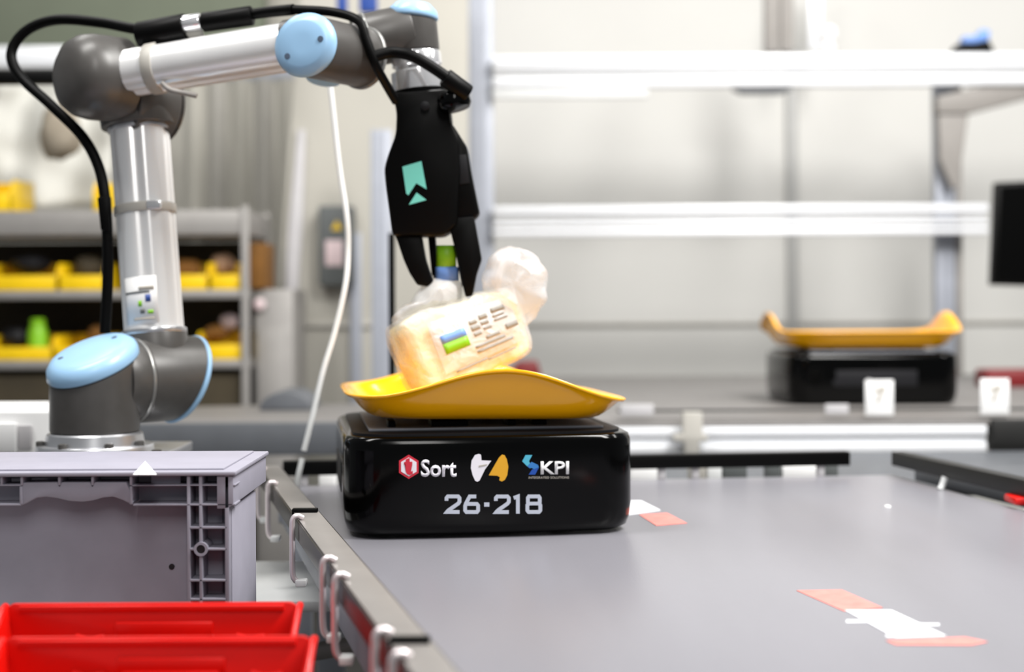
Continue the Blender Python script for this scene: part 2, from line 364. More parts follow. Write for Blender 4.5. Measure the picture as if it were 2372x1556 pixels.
prism(bm, out, (0, .2, 0), .004); tag(finish(bm, 'dome_cover', M['dark_plate']), 'dark grey rounded cover on the back deck left of the robot', 'cover')

# ------------------------------------------------------------------ sorting robots
CW, CL, CH = .366, .41, .1245
def car_ring(sx, sy, z, r=.045, bulge=.010, n=10):
    """rounded plan outline, bulging front and back"""
    pts = []; hx, hy = CW/2*sx, CL/2*sy
    for cx, cy, a0 in ((1, 1, 0), (-1, 1, 90), (-1, -1, 180), (1, -1, 270)):
        for i in range(n+1):
            a_ = math.radians(a0+90*i/n); x = cx*(hx-r)+r*math.cos(a_); y = cy*(hy-r)+r*math.sin(a_); pts.append([x, y])
        # straight run subdivided
        nx, ny = {0: (-1, 1), 90: (-1, -1), 180: (1, -1), 270: (1, 1)}[a0]
        if a0 in (0, 180):
            x0 = cx*(hx-r); y0 = cy*hy
            for k in range(1, 10): pts.append([x0+(-2*x0)*k/10, y0])
    return [V((x, y+math.copysign(bulge*max(0, 1-(x/(CW/2))**2), y)*(1 if abs(y) > hy-r-1e-6 else 0), z)) for x, y in pts]
def front_y(x): return -(CL/2+.010*max(0, 1-(x/(CW/2))**2))
def make_car(name, label, loc, rotz, main):
    r = thing(name, label, 'robot', loc, rotz, None, True)
    bm = B()
    prof = [(.93, .94, .003), (.97, .975, .007), (.99, .99, .018), (1, 1, .034), (1, 1, CH-.018), (.997, .997, CH-.009), (.985, .986, CH-.002), (.965, .968, CH)]
    loft(bm, [car_ring(a_, b_, z, .045 if a_ > .95 else .04) for a_, b_, z in prof], True, True, True)
    body = finish(bm, 'body', M['black_gloss'], r, ang=50)
    bm = B(); loft(bm, [car_ring(.93, .94, CH), car_ring(.93, .94, CH+.003)], True, True, True); finish(bm, 'top_plate', M['black_panel'], body)
    bm = B(); box(bm, (-CW/2-.0012, -.10, .045), (-CW/2+.004, .10, .085), .002); finish(bm, 'side_panel', M['black_panel'], body)
    bm = B(); box(bm, (CW/2-.004, -.10, .045), (CW/2+.0012, .10, .085), .002); finish(bm, 'side_panel', M['black_panel'], body)
    for sx in (-1, 1):
        for sy in (-.62, .62):
            bm = B(); cyl(bm, (sx*.135-.012, sy*CL/2, .019), (sx*.135+.012, sy*CL/2, .019), .019, seg=20); finish(bm, 'wheel', M['black_rubber'], r)
    # tilting tray on its stand
    st = B(); box(st, (-.15, -.155, CH+.003), (.15, .155, CH+.0065), .001); o = finish(st, 'stand_plate', M['alu_dull'], r)
    for x0, x1 in ((-.07, -.022), (.028, .040), (.062, .080), (-.125, -.115)):
        bm = B(); box(bm, (x0, -.135, CH+.0035), (x1, -.09, CH+.0145), .002); finish(bm, 'stand_post', M['black_matte'], r)
        bm = B(); box(bm, (x0, .09, CH+.0035), (x1, .135, CH+.0145), .002); finish(bm, 'stand_post', M['black_matte'], r)
    tw, tl = .172, .212
    N = 96; rings = []
    def outline(hx, hy, rr, k):
        e = 5.5; a_ = 2*math.pi*k/N; c, s = math.cos(a_), math.sin(a_)
        q = (abs(c)**e+abs(s)**e)**(-1/e); return hx*c*q, hy*s*q
    z0 = CH+.017
    def rim_h(x, y):
        wgt = max(0, min(1, (abs(y)/tl-.55)/.42)); wgt = wgt*wgt*(3-2*wgt)
        hump = .5*(1+math.cos(math.pi*min(1, abs((x-.012)/(tw*.98)))))
        side = max(0, min(1, (abs(y)/tl)))
        return .021+.004*(x < 0)*min(1, -x/.1)+wgt*(.036*hump**1.1)+.0*side
    for s_, zf in ((.0, 0), (.5, 0), (.80, 0), (.845, .03), (.88, .14), (.915, .33), (.95, .58), (.98, .83), (1.0, 1.0), (1.02, 1.06), (1.045, 1.08), (1.052, 1.03)):
        ring = []
        for k in range(N):
            x, y = outline(tw*max(s_, .02), tl*max(s_, .02), .04, k); X, Yy = outline(tw, tl, .04, k)
            ring.append(V((x, y, z0+rim_h(X, Yy)*zf)))
        rings.append(ring)
    bm = B(); loft(bm, rings, True, True, False)
    tr = finish(bm, 'tray', M['tray'], r, ang=60); sm = tr.modifiers.new('solid', 'SOLIDIFY'); sm.thickness = .004; sm.offset = 0
    return r, body, tr
TH = math.radians(8.0); U, W_ = V((math.cos(TH), math.sin(TH), 0)), V((-math.sin(TH), math.cos(TH), 0))
fc = V((-.025, 1.868, 0)); cc = fc+W_*(CL/2)
car, body, tray1 = make_car('sorting_robot', 'black sorting robot numbered 26-218 with yellow tray in front', (cc.x, cc.y, DZ+.001), TH, True)
tray1.rotation_euler = (math.radians(-.5), math.radians(.9), 0)
tray1.location = (.0, .0, .001)
car2, b2, t2 = make_car('sorting_robot', 'black sorting robot with upturned yellow tray in the background', (P(1988, 900, 3.86).x, 3.86, BZ), math.radians(91), False)
t2.scale = (1, 1.04, 1.35); t2.location = (0, 0, -.35*(CH+.017))
b2k = [o for o in bpy.data.objects if o.parent == car2]
def fl(px, py):
    """pixel -> local x, z on the front face of the first robot"""
    q = P(px, py, 1.0); dr = q-V((0, 0, CAMZ)); t_ = (fc.dot(W_)-.008)/dr.dot(W_); p = V((0, 0, CAMZ))+dr*t_
    return (p-cc).dot(U), p.z-DZ-.001
def decal(name, tris_bm, m, lift, parent=body):
    for v in tris_bm.verts:
        x, z = fl(v.co.x, v.co.y); v.co = V((x, front_y(x)-lift, z))
    bmesh.ops.triangulate(tris_bm, faces=tris_bm.faces[:])
    ext = bmesh.ops.extrude_face_region(tris_bm, geom=tris_bm.faces[:])
    for v in [g for g in ext['geom'] if isinstance(g, bmesh.types.BMVert)]: v.co.y -= .0003
    return finish(tris_bm, name, m, parent, smooth=False)
def dpoly(name, pts, m, lift=.0004):
    bm = B(); bm.faces.new([bm.verts.new((x, y, 0)) for x, y in pts]); return decal(name, bm, m, lift)
def dtext(name, s, x0, y0, x1, y1, m, bold=.0, lift=.0004):
    bm = text_mesh(s, bold)
    for v in bm.verts: v.co = V((x0+(x1-x0)*v.co.x, y1+(y0-y1)*v.co.y, 0))
    return decal(name, bm, m, lift)
def hexa(cx, cy, R): return [(cx+R*.93*math.sin(math.pi/3*i), cy-R*math.cos(math.pi/3*i)) for i in range(6)]
dpoly('hexagon_logo', hexa(947, 1081, 28), M['logo_red']); dpoly('hexagon_logo', hexa(947, 1081, 22), M['logo_white'], .0008)
dpoly('letter_t', [(940, 1064), (949, 1060), (949, 1069), (955, 1069), (955, 1076), (949, 1076), (949, 1090), (952, 1092), (956, 1090), (956, 1097), (949, 1100), (943, 1098), (940, 1092), (940, 1076), (936, 1076), (936, 1070), (940, 1069)], M['logo_red'], .0012)
dtext('sort_lettering', 'Sort', 975, 1064, 1057, 1104, M['logo_white'], .022)
cr = lambda pts: [(740+x/3.121, 830+y/3.121) for x, y in pts]
dpoly('emblem_white', cr([(1122, 697), (1150, 688), (1166, 694), (1170, 735), (1240, 738), (1195, 800), (1172, 840), (1156, 880), (1140, 889), (1124, 882), (1106, 842), (1093, 790), (1098, 738)]), M['logo_white'])
dpoly('emblem_gold', cr([(1222, 843), (1295, 716), (1318, 693), (1336, 697), (1352, 726), (1363, 780), (1356, 840), (1338, 876), (1316, 887), (1298, 878), (1302, 856), (1284, 846)]), M['logo_gold'])
dpoly('emblem_bar', cr([(1150, 772), (1212, 762), (1206, 772), (1150, 784)]), M['text_grey'], .0008)
dpoly('chevron_cyan', cr([(1464, 742), (1488, 697), (1537, 697), (1513, 740), (1520, 756), (1500, 778)]), M['logo_cyan'])
dpoly('chevron_blue', cr([(1501, 778), (1520, 757), (1532, 746), (1578, 768), (1584, 786), (1548, 800), (1535, 790), (1518, 792)]), M['logo_blue'])
dpoly('chevron_navy', cr([(1548, 801), (1584, 787), (1558, 838), (1511, 838), (1536, 800)]), M['logo_navy'])
dtext('kpi_lettering', 'KPI', 1252, 1068, 1318, 1098, M['white'], .02)
dtext('small_lettering', 'INTEGRATED SOLUTIONS', 1224, 1103, 1318, 1108, M['text_grey'], .0)
def stroke(bm, pts, w, closed=False):
    n = len(pts); P2 = [V((x, y, 0)) for x, y in pts]; idx = range(n if closed else n-1); L, R = [], []
    for i in range(n):
        pv = P2[i-1] if (closed or i) else None; nx = P2[(i+1) % n] if (closed or i < n-1) else None
        d0 = (P2[i]-pv).normalized() if pv is not None else None; d1 = (nx-P2[i]).normalized() if nx is not None else None
        if d0 is None: d0 = d1
        if d1 is None: d1 = d0
        n0, n1 = V((-d0.y, d0.x, 0)), V((-d1.y, d1.x, 0)); mm = (n0+n1).normalized(); k = w/2/max(.4, mm.dot(n0))
        L.append(bm.verts.new(P2[i]+mm*k)); R.append(bm.verts.new(P2[i]-mm*k))
    for i in idx: j = (i+1) % n; bm.faces.new((L[i], L[j], R[j], R[i]))
dig = {'2': [[(0, .28), (0, .1), (.1, 0), (.9, 0), (1, .1), (1, .34), (.9, .46), (.14, .9), (.04, 1), (1, 1)]],
       '6': [[(.85, 0), (.35, 0), (.06, .45), (0, .6), (0, .9), (.1, 1), (.9, 1), (1, .9), (1, .58), (.9, .48), (.1, .48)]],
       '8': [[(.12, 0), (.88, 0), (.96, .1), (.96, .38), (.88, .46), (1, .56), (1, .9), (.9, 1), (.1, 1), (0, .9), (0, .56), (.12, .46), (.04, .38), (.04, .1)]],
       '1': [[(-.3, .1), (.5, 0), (.5, 1.1)]], '-': [[(0, .52), (1, .52)]]}
for ch, x0, x1 in (('2', 1034, 1064), ('6', 1077, 1107), ('-', 1121, 1133), ('2', 1148, 1178), ('1', 1193, 1205), ('8', 1221, 1251)):
    bm = B()
    for pth in dig[ch]: stroke(bm, [(x0+(x1-x0)*u, 1149+36*v_) for u, v_ in pth], 9.5 if ch == '-' else 8.5, ch == '8')
    if ch == '8': stroke(bm, [(x0+3, 1149+36*.46), (x1-3, 1149+36*.46)], 8)
    decal('digit', bm, M['digit'], .0004)
# little grey sticker and lens on the second robot's side
for yy, zz, mm in ((.02, .06, 'grey_plastic'), (.10, .055, 'black_panel')):
    bm = B(); lathe(bm, (-CW/2-.001, yy, zz) if False else (-CW/2+.001, yy, zz), (-1, 0, 0), [(.008, 0), (.007, .002), (.001, .0025)], 16); finish(bm, 'lens', M[mm], b2)

# ------------------------------------------------------------------ robot arm
N_ = V((math.cos(math.radians(46)), math.sin(math.radians(46)), 0))
base = P(220, 1000, 2.05); bx, by = base.x, base.y; bz = base.z
arm = thing('industrial_robot', 'grey and silver jointed robot arm with light blue caps on a metal plate', 'robot arm', (bx, by, bz-.027))
def oblique_joint(name, p0, d, L, r, b, tilt, capname='joint_cap', capm='cap_blue', cap_h=.016, stubs=(), screws=2, lead=.0):
    """housing along d from p0, cut by a plane leaning away from b, closed by a cap"""
    d = V(d).normalized(); b = V(b).normalized(); d, u, w_ = frame_axes(d); k = math.tan(tilt); seg = 48
    def ring(rr, h, kk, extra=V((0, 0, 0))):
        out = []
        for i in range(seg):
            o = (u*math.cos(2*math.pi*i/seg)+w_*math.sin(2*math.pi*i/seg))*rr
            out.append(V(p0)+o+d*(h+kk*o.dot(b))+extra)
        return out
    mnorm = (d-b*k).normalized()
    bm = B(); loft(bm, [ring(r-.004, 0, 0), ring(r-.001, .001, 0), ring(r, .004, 0), ring(r, L-.001, k), ring(r-.002, L+.0005, k)], True, True, True)
    for q0, q1, rr in stubs: cyl(bm, q0, q1, rr, bev=.002)
    o = finish(bm, name, M['dark_grey'], arm)
    bm = B(); e = lambda f: mnorm*f
    loft(bm, [ring(r+.0006, L, k, e(.0012)), ring(r+.002, L, k, e(.004)), ring(r-.001, L, k, e(cap_h*.62)), ring(r-.008, L, k, e(cap_h*.92)), ring(r*.72, L, k, e(cap_h)), ring(r*.3, L, k, e(cap_h*1.02))], True, True, True)
    c = finish(bm, capname, M[capm], o, ang=70)
    for i in range(screws):
        a_ = .7+i*2.6; q = (u*math.cos(a_)+w_*math.sin(a_))*r*.62; q = V(p0)+q+d*(L+k*q.dot(b))+mnorm*cap_h*.97
        bm = B(); lathe(bm, q, mnorm, [(.0042, 0), (.004, .0012), (.001, .0013)], 12); finish(bm, 'screw', M['screw'], c)
    return o
def axis_part(name, segs, m, bev=.002, parent=None, seg=40):
    bm = B()
    for q0, q1, r in segs: cyl(bm, q0, q1, r, bev=bev, seg=seg)
    return finish(bm, name, M[m], parent or arm)
# base flange and bolts
bm = B(); lathe(bm, (bx, by, bz-.0265), (0, 0, 1), [(.078, 0), (.078, .008), (.0765, .010), (.066, .0105), (.0635, .024), (.061, .0262)], 48); finish(bm, 'base_flange', M['alu'], arm)
for a_ in (200, 250, 300, 340, 70):
    q = V((bx+.071*math.cos(math.radians(a_)), by+.071*math.sin(math.radians(a_)), bz-.017)); bm = B(); lathe(bm, q, (0, 0, 1), [(.006, 0), (.006, .006), (.004, .007)], 12); finish(bm, 'bolt', M['dark_grey'], arm)
zc = 1.085; Bc = V((bx, by, zc))
oblique_joint('base_joint', (bx, by, bz), (0, 0, 1), 1.106-bz, .0595, V((.5, .866, 0)), math.radians(25), cap_h=.025, stubs=((Bc+N_*.025, Bc+N_*.056, .0585),))
axis_part('joint_ring', [(Bc+N_*.0555, Bc+N_*.0605, .0592)], 'seam', .001)
S0 = Bc+N_*.060; SC = Bc+N_*.099
E = P(318, 235, 2.158); up = (E-SC).normalized()
oblique_joint('shoulder_joint', S0, N_, .077, .0595, V((0, 0, 1)), math.radians(20), stubs=((SC, SC+up*.064, .0455),), cap_h=.014)
t0 = SC+up*.0655; t1 = E-up*.041
axis_part('tube_collar', [(t0-up*.003, t0+up*.004, .0455)], 'alu', .001)
# fluted silver tube
def fluted(name, a, b, r, m, flutes=((.9, .35), (2.4, .3), (4.0, .3), (5.3, .3))):
    d, u, w_ = frame_axes(b-a); n = 72; ring = []
    for i in range(n):
        th = 2*math.pi*i/n; rr = r
        for c, wd in flutes:
            q = abs((th-c+math.pi) % (2*math.pi)-math.pi)
            if q < wd: rr -= .0028*(.5+.5*math.cos(math.pi*q/wd))
        ring.append((u*math.cos(th)+w_*math.sin(th))*rr)
    bm = B(); loft(bm, [[a+q for q in ring], [b+q for q in ring]], True, True, True); return finish(bm, name, M[m], arm, ang=60)
ut = fluted('upper_tube', t0+up*.003, t1, .0415, 'tube_alu')
axis_part('tube_collar', [(t1-up*.003, t1+up*.004, .0445)], 'alu', .001)
# sticker on the tube: white plate with print
sc = t0+up*.040; dv = V((.18, -1, 0)); dv = (dv-up*dv.dot(up)).normalized(); sv = up.cross(dv)*-1
def sticker_or_glint(name, u0, u1, h0, h1, m, lift, parent):
    bm = B(); rows = []
    for h in (h0, h1):
        rows.append([sc+up*h+(dv*math.cos(a_)+sv*math.sin(a_))*(.0415+lift) for a_ in [u0+(u1-u0)*i/10 for i in range(11)]])
    loft(bm, rows, False); o = finish(bm, name, M[m], parent); s_ = o.modifiers.new('solid', 'SOLIDIFY'); s_.thickness = .0006; s_.offset = 1; return o
sg = 1 if sv.x > 0 else -1
st_ = sticker_or_glint('sticker_or_glint', -sg*.95, sg*.25, -.03, .036, 'white', .0003, ut)
for (u0, u1, h0, h1, mm) in ((-.9, .0, .013, .0155, 'dark_box'), (-.35, .15, .017, .022, 'text_grey'), (-.15, .02, .0, .010, 'blue'), (-.4, -.28, -.006, .002, 'green'), (-.35, -.2, -.016, -.010, 'dark_box'), (-.1, .08, -.017, -.012, 'green'), (-.6, .1, -.025, -.022, 'text_grey')):
    sticker_or_glint('print', sg*u0, sg*u1, h0, h1, mm, .0010, st_)
# hose clamp on the upper tube
cm = P(330, 487, 2.14); cpos = t0+up*((cm-t0).dot(up))
cl = axis_part('clamp_band', [(cpos-up*.0065, cpos+up*.0065, .0435)], 'grey_bracket', .001)
q = cpos+(dv*.94+sv*sg*.34)*.044; bm = B(); box(bm, (-.010, -.005, -.006), (.010, .007, .006), .0015, M=Matrix.Translation(q)); finish(bm, 'clamp_screw', M['chrome'], cl)
# elbow
bm = B(); cyl(bm, E-N_*.03, E+N_*.040, .0575, bev=.006); cyl(bm, E, t1+up*.003, .056, .053, bev=.002); eo = finish(bm, 'elbow_joint', M['dark_grey'], arm)
bm = B(); lathe(bm, E+N_*.0405, N_, [(.056, 0), (.056, .003), (.05, .006), (.03, .007)], 40); finish(bm, 'joint_cap', M['dark_grey'], eo)
FE = P(229, 180, 2.10); W1 = P(722, 100, 2.03); fdir = (W1-FE).normalized()
bm = B(); lathe(bm, FE-N_*.052, N_, [(.012, -.004), (.034, .000), (.048, .009), (.056, .022), (.0595, .04), (.0595, .085)], 48)
cyl(bm, FE, FE+fdir*.020, .054, .050, bev=.003); finish(bm, 'forearm_joint', M['dark_grey'], arm)
ft = fluted('forearm_tube', FE+fdir*.004, W1-fdir*.03, .0335, 'tube_alu', ((1.2, .3), (3.6, .25), (5.0, .25)))
cp2 = P(366, 165, 2.085); cpos2 = FE+fdir*((cp2-FE).dot(fdir))
cl2 = axis_part('clamp_band', [(cpos2-fdir*.008, cpos2+fdir*.008, .0355)], 'grey_bracket', .001)
q = P(362, 112, 2.08); bm = B(); box(bm, (-.015, -.008, -.006), (.015, .008, .006), .003, M=Matrix.Translation(q)); finish(bm, 'clamp_screw', M['chrome'], cl2)
q = P(405, 206, 2.04); bm = B(); tube(bm, [P(375, 192, 2.05), P(395, 208, 2.045), P(430, 216, 2.045), P(456, 222, 2.045)], .0035); finish(bm, 'clamp_tail', M['pipe_brown'], cl2)
# wrist joints
lidc = P(692, 102, 1.955); wd = V((.60, .80, -.02)).normalized()
W1e = lidc+wd*.122
oblique_joint('wrist_joint', W1e, -wd, .107, .0405, fdir, math.radians(-20), cap_h=.016, stubs=((W1, W1-fdir*.035, .036),))
axis_part('joint_ring', [(W1e-wd*.004, W1e+wd*.002, .0432)], 'seam', .001)
bm = B(); q0 = P(752, 165, 2.04); lathe(bm, q0, (-.1, -.3, -1), [(.03, -.02), (.030, .004), (.024, .012), (.012, .014)], 30); finish(bm, 'joint_cap', M['cap_blue'], arm)
w2a = P(822, 100, 2.075); w2b = P(955, 72, 2.085)
tool = (P(1008, 540, 2.07)-P(957, 60, 2.07)).normalized()
w3 = P(957, 66, 2.085)
top = w3-tool*.018
oblique_joint('wrist_joint', w3+tool*.034, -tool, .046, .0335, (w2a-w2b).normalized(), math.radians(10), cap_h=.022, stubs=((w2a, w2b, .0375),), screws=1)
axis_part('joint_ring', [(w2a+(w2b-w2a)*.20, w2a+(w2b-w2a)*.245, .0392)], 'seam', .001)
f0 = w3+tool*.034
bm = B(); lathe(bm, f0, tool, [(.0325, 0), (.0345, .003), (.0345, .018), (.031, .020), (.031, .024), (.0375, .027), (.0385, .046), (.0385, .052)], 48); finish(bm, 'tool_flange', M['chrome'], arm)

# ------------------------------------------------------------------ gripper
GY = 2.075
gc = P(1000, 380, GY)
grp = thing('robot_gripper', 'black two finger gripper with teal arrow mark gripping the bag', 'gripper', gc)
def gpoly(name, pts, y0, dep, m, bev, parent): 
    bm = B(); pprism(bm, pts, GY+y0, dep, bev); return finish(bm, name, M[m], parent)
bm = B(); lathe(bm, f0+tool*.0525, tool, [(.0385, 0), (.0385, .006), (.037, .008)], 40); finish(bm, 'adapter_ring', M['black_matte'], grp)
gb = gpoly('gripper_body', [(908, 214), (1038, 204), (1046, 286), (1062, 320), (1066, 400), (1060, 520), (1028, 546), (908, 546), (893, 430), (889, 390), (900, 352), (916, 310), (918, 260)], -.036, .072, 'black_matte', .006, grp)
gpoly('knuckle', [(1030, 290), (1048, 286), (1082, 340), (1092, 400), (1111, 492), (1100, 506), (1040, 512), (1034, 400)], -.027, .054, 'black_matte', .004, grp)
gpoly('side_panel', [(1056, 358), (1080, 358), (1088, 424), (1058, 428)], -.0285, .003, 'black_panel', .0008, gb)
gpoly('arrow_mark', [(932, 386), (976, 373), (988, 438), (964, 424), (946, 452), (941, 448)], -.0375, .002, 'teal', 0, gb)
gpoly('arrow_mark', [(947, 474), (965, 446), (988, 463)], -.0375, .002, 'teal', 0, gb)
def finger(pts, y0, dep, tip):
    o = gpoly('finger', pts, y0, dep, 'black_matte', .003, grp); gpoly('fingertip', tip, y0+.004, dep-.008, 'black_panel', .0015, o); return o
finger([(914, 540), (975, 538), (986, 600), (1003, 652), (990, 664), (966, 660), (948, 632), (934, 600)], -.026, .024, [(978, 606), (986, 602), (1004, 650), (996, 658)])
finger([(1036, 505), (1098, 500), (1116, 600), (1104, 636), (1094, 688), (1078, 688), (1071, 660), (1062, 610), (1046, 548)], -.030, .026, [(1056, 590), (1064, 588), (1078, 660), (1070, 664)])
finger([(990, 540), (1008, 540), (1016, 640), (1000, 640)], .012, .018, [(1000, 610), (1008, 610), (1010, 646), (1004, 646)])
bm = B(); k0 = P(1047, 236, GY-.05); lathe(bm, k0+V((0, .0, .012)), V((.25, -.12, -1)), [(.006, 0), (.019, .001), (.0225, .006), (.0225, .018), (.019, .023), (.006, .024)], 32); finish(bm, 'connector_knob', M['black_gloss'], gb)
bm = B(); k1 = P(985, 246, GY-.04); lathe(bm, k1, V((0, -1, 0)), [(.006, 0), (.006, .006), (.003, .007)], 16); finish(bm, 'button', M['black_panel'], gb)

# ------------------------------------------------------------------ cables
cab = thing('arm_cable', 'thick black cable looping behind the elbow and clamped along the arm', 'cable', P(245, 770, 2.12))
bm = B(); pts = [(975, 105, 2.02), (905, 60, 2.03), (850, 30, 2.02), (760, 24, 2.02), (680, 22, 2.03), (590, 32, 2.06), (470, 55, 2.07), (400, 72, 2.08), (320, 68, 2.10), (230, 52, 2.14), (130, 46, 2.16), (60, 72, 2.17), (26, 125, 2.17), (50, 180, 2.16), (120, 245, 2.14), (190, 315, 2.13), (228, 385, 2.12), (243, 460, 2.11), (249, 560, 2.11), (249, 660, 2.11), (243, 772, 2.11)]
tube(bm, [P(*p) for p in pts[4:]], .0075, 14, 8); finish(bm, 'cable_run', M['black_matte'], cab)
def bar3(name, a, b, r, m, parent, bev=.002, seg=20):
    bm = B(); cyl(bm, a, b, r, bev=bev, seg=seg); return finish(bm, name, M[m], parent)
bar3('plug', P(470, 52, 2.07), P(585, 36, 2.06), .0135, 'black_matte', cab)
bar3('plug', P(322, 82, 2.09), P(432, 62, 2.075), .0185, 'black_matte', cab)
bar3('plug_band', P(416, 58, 2.072), P(466, 50, 2.07), .0120, 'chrome', cab)
bm = B(); pprism(bm, [(330, 70), (430, 62), (418, 92), (372, 105), (328, 112)], 2.07, .02, .003); finish(bm, 'cable_bracket', M['black_matte'], cab)
bm = B(); pprism(bm, [(425, 75), (465, 66), (470, 84), (440, 90)], 2.07, .015, .002); finish(bm, 'cable_bracket', M['grey_bracket'], cab)
bm = B(); pprism(bm, [(224, 456), (250, 452), (254, 538), (232, 534)], 2.10, .02, .003); finish(bm, 'cable_clip', M['black_matte'], cab)
wc = thing('wrist_cable', 'black cable hanging from the wrist down to the gripper knob', 'cable', P(960, 130, 2.02))
bm = B(); tube(bm, [P(*p) for p in ((680, 22, 2.03), (770, 28, 2.02), (830, 48, 2.0), (848, 90, 1.995), (870, 150, 2.0), (900, 205, 2.03), (918, 235, 2.045))], lambda t_: .0062, 14, 8); finish(bm, 'cable_run', M['black_matte'], wc)
bm = B(); tube(bm, [P(*p) for p in ((862, 132, 2.0), (905, 122, 2.005), (950, 128, 2.0), (1000, 155, 2.0), (1050, 190, 2.0), (1074, 210, 2.01))], .0078, 14, 8); finish(bm, 'cable_run', M['black_matte'], wc)
bar3('plug', P(1030, 178, 2.0), P(1084, 218, 2.012), .0125, 'black_matte', wc)
whc = B(); tube(whc, [P(*p) for p in ((752, 120, 2.32), (765, 200, 2.32), (785, 380, 2.32), (803, 500, 2.31), (806, 580, 2.31), (800, 660, 2.30), (775, 770, 2.29), (748, 860, 2.28), (722, 970, 2.27), (704, 1044, 2.26))], .0042, 12, 8)
wcab = finish(whc, 'white_cable', M['white_plastic']); tag(wcab, 'thin white cable hanging behind the gripper beside the grey box', 'cable')
bm = B(); tube(bm, [P(700, 1062, 2.26), P(690, 1110, 2.25), P(688, 1150, 2.25)], .0042); tag(finish(bm, 'cable_end', M['white_plastic']), 'short white cable end below the far guard bar', 'cable')
bm = B(); q = P(907, 540, 2.9); cyl(bm, (q.x, q.y, BZ-.065), (q.x, q.y, P(907, 540, 2.9).z), .0065, seg=14)
tag(finish(bm, 'thin_post', M['black_matte']), 'thin black upright post behind the bag', 'post')

# ------------------------------------------------------------------ bag of goods
ang = math.radians(21)
bc = P(1066, 792, 2.075)
bag = thing('product_bag', 'clear plastic bag of cream coloured goods held over the yellow tray', 'bag', P(960, 910, 2.07))
BR = Matrix.Translation(bc) @ Matrix.Rotation(-ang, 4, 'Y') @ Matrix.Rotation(math.radians(22), 4, 'Z')
hx, hy, hz = .088, .050, .056
def pack(scale, amp, seed, cuts=14, e=7.0):
    t = bmesh.new(); bmesh.ops.create_cube(t, size=2); bmesh.ops.subdivide_edges(t, edges=t.edges[:], cuts=cuts, use_grid_fill=True)
    for v in t.verts:
        c = v.co; k = (abs(c.x)**e+abs(c.y)**e+abs(c.z)**e)**(-1/e); p = c*k
        p = V((p.x*hx, p.y*hy, p.z*hz*(1-.10*p.x)))*scale
        nn = noise.noise_vector(p*26+V((seed, 0, 0)))*amp+noise.noise_vector(p*70+V((0, seed, 0)))*amp*.45; v.co = p+nn
    bmesh.ops.transform(t, matrix=BR, verts=t.verts[:]); return t
finish(pack(.95, .0045, 3), 'goods', M['cream'], bag)
film = finish(pack(1.01, .004, 3, 16), 'film', M['film'], bag)
def onpack(u, v_, lift=.004):
    # u, v in -1..1 over the camera-facing side
    e = 7.0; k = (abs(u)**e+1+abs(v_)**e)**(-1/e); return BR @ V((u*k*hx, -(hy*k+lift), v_*k*hz*(1-.1*u*k)))
def patch(name, u0, u1, v0, v1, m, lift=.005, sk=0.):
    bm = B(); n = 6
    loft(bm, [[onpack(u0+(u1-u0)*i/n+sk*j, v0+(v1-v0)*j, lift) for i in range(n+1)] for j in (0, .5, 1)], False)
    o = finish(bm, name, M[m], bag); s_ = o.modifiers.new('solid', 'SOLIDIFY'); s_.thickness = .0004; return o
M['label_film'] = film_mat('label_film', .55, white=.1)
patch('label', -.62, .80, -.55, .68, 'label_film', .0045)
patch('label_blue', -.50, -.08, .10, .30, 'blue_light', .0052, .0)
patch('label_green', -.50, -.08, -.14, .10, 'green', .0052)
for (u0, u1, v0, v1) in ((.02, .15, .30, .40), (.02, .17, .14, .26), (.03, .16, .0, .09), (.20, .34, .34, .46), (.20, .33, .20, .29), (.21, .35, .07, .14), (.42, .66, .40, .52), (.42, .62, .28, .34), (.42, .66, .18, .23), (-.02, .5, -.28, -.22), (-.02, .62, -.40, -.34), (.56, .8, -.12, .02), (.2, .44, -.16, -.08), (-.45, .1, -.62, -.57), (.1, .6, -.66, -.62)):
    patch('label_print', u0, u1, v0, v1, 'print_grey', .0050)
def crumple(name, pts, n, amp, m, seed, dep=.03):
    """closed crumpled pillow of film over an outline of pixels"""
    cen = V((0, 0, 0)); O = [P(x, y, 2.07) for x, y in pts]
    for o in O: cen += o
    cen /= len(O); O = smooth_path(O+[O[0]], 5)[:-1]; bm = B(); rings = []
    for h in [i/8 for i in range(-8, 9)]:
        s_ = math.sqrt(max(0.02, 1-h*h)); rings.append([])
        for o in O:
            p = cen+(o-cen)*s_+V((0, dep*h, 0)); rings[-1].append(p+noise.noise_vector(p*38+V((seed, seed, 0)))*amp*1.5+noise.noise_vector(p*95)*amp*.35)
    loft(bm, rings, True, True, True); return finish(bm, name, M[m], bag, ang=25)
crumple('film_fold', [(955, 700), (975, 672), (1015, 645), (1050, 640), (1066, 668), (1068, 700), (1020, 712), (960, 742), (905, 748), (918, 722)], 0, .004, 'film_white', 2, .034)
crumple('film_tail', [(1118, 690), (1112, 640), (1128, 600), (1160, 578), (1200, 566), (1240, 590), (1262, 630), (1268, 690), (1235, 730), (1210, 760), (1170, 740)], 0, .006, 'film_white', 5, .03)
bm = B(); a = [P(1012, 640, 2.06), P(1018, 600, 2.06), P(1016, 566, 2.065)]; 
def strip(name, y0, y1, x0, x1, m):
    bm = B(); loft(bm, [[P(x0+(x1-x0)*i/6, y, 2.062-.006*math.sin(math.pi*i/6)) for i in range(7)] for y in (y0, (y0+y1)/2, y1)], False)
    o = finish(bm, name, M[m], bag); s_ = o.modifiers.new('solid', 'SOLIDIFY'); s_.thickness = .001
strip('printed_edge', 568, 618, 1012, 1056, 'green'); strip('printed_edge', 618, 650, 1010, 1062, 'blue_light')

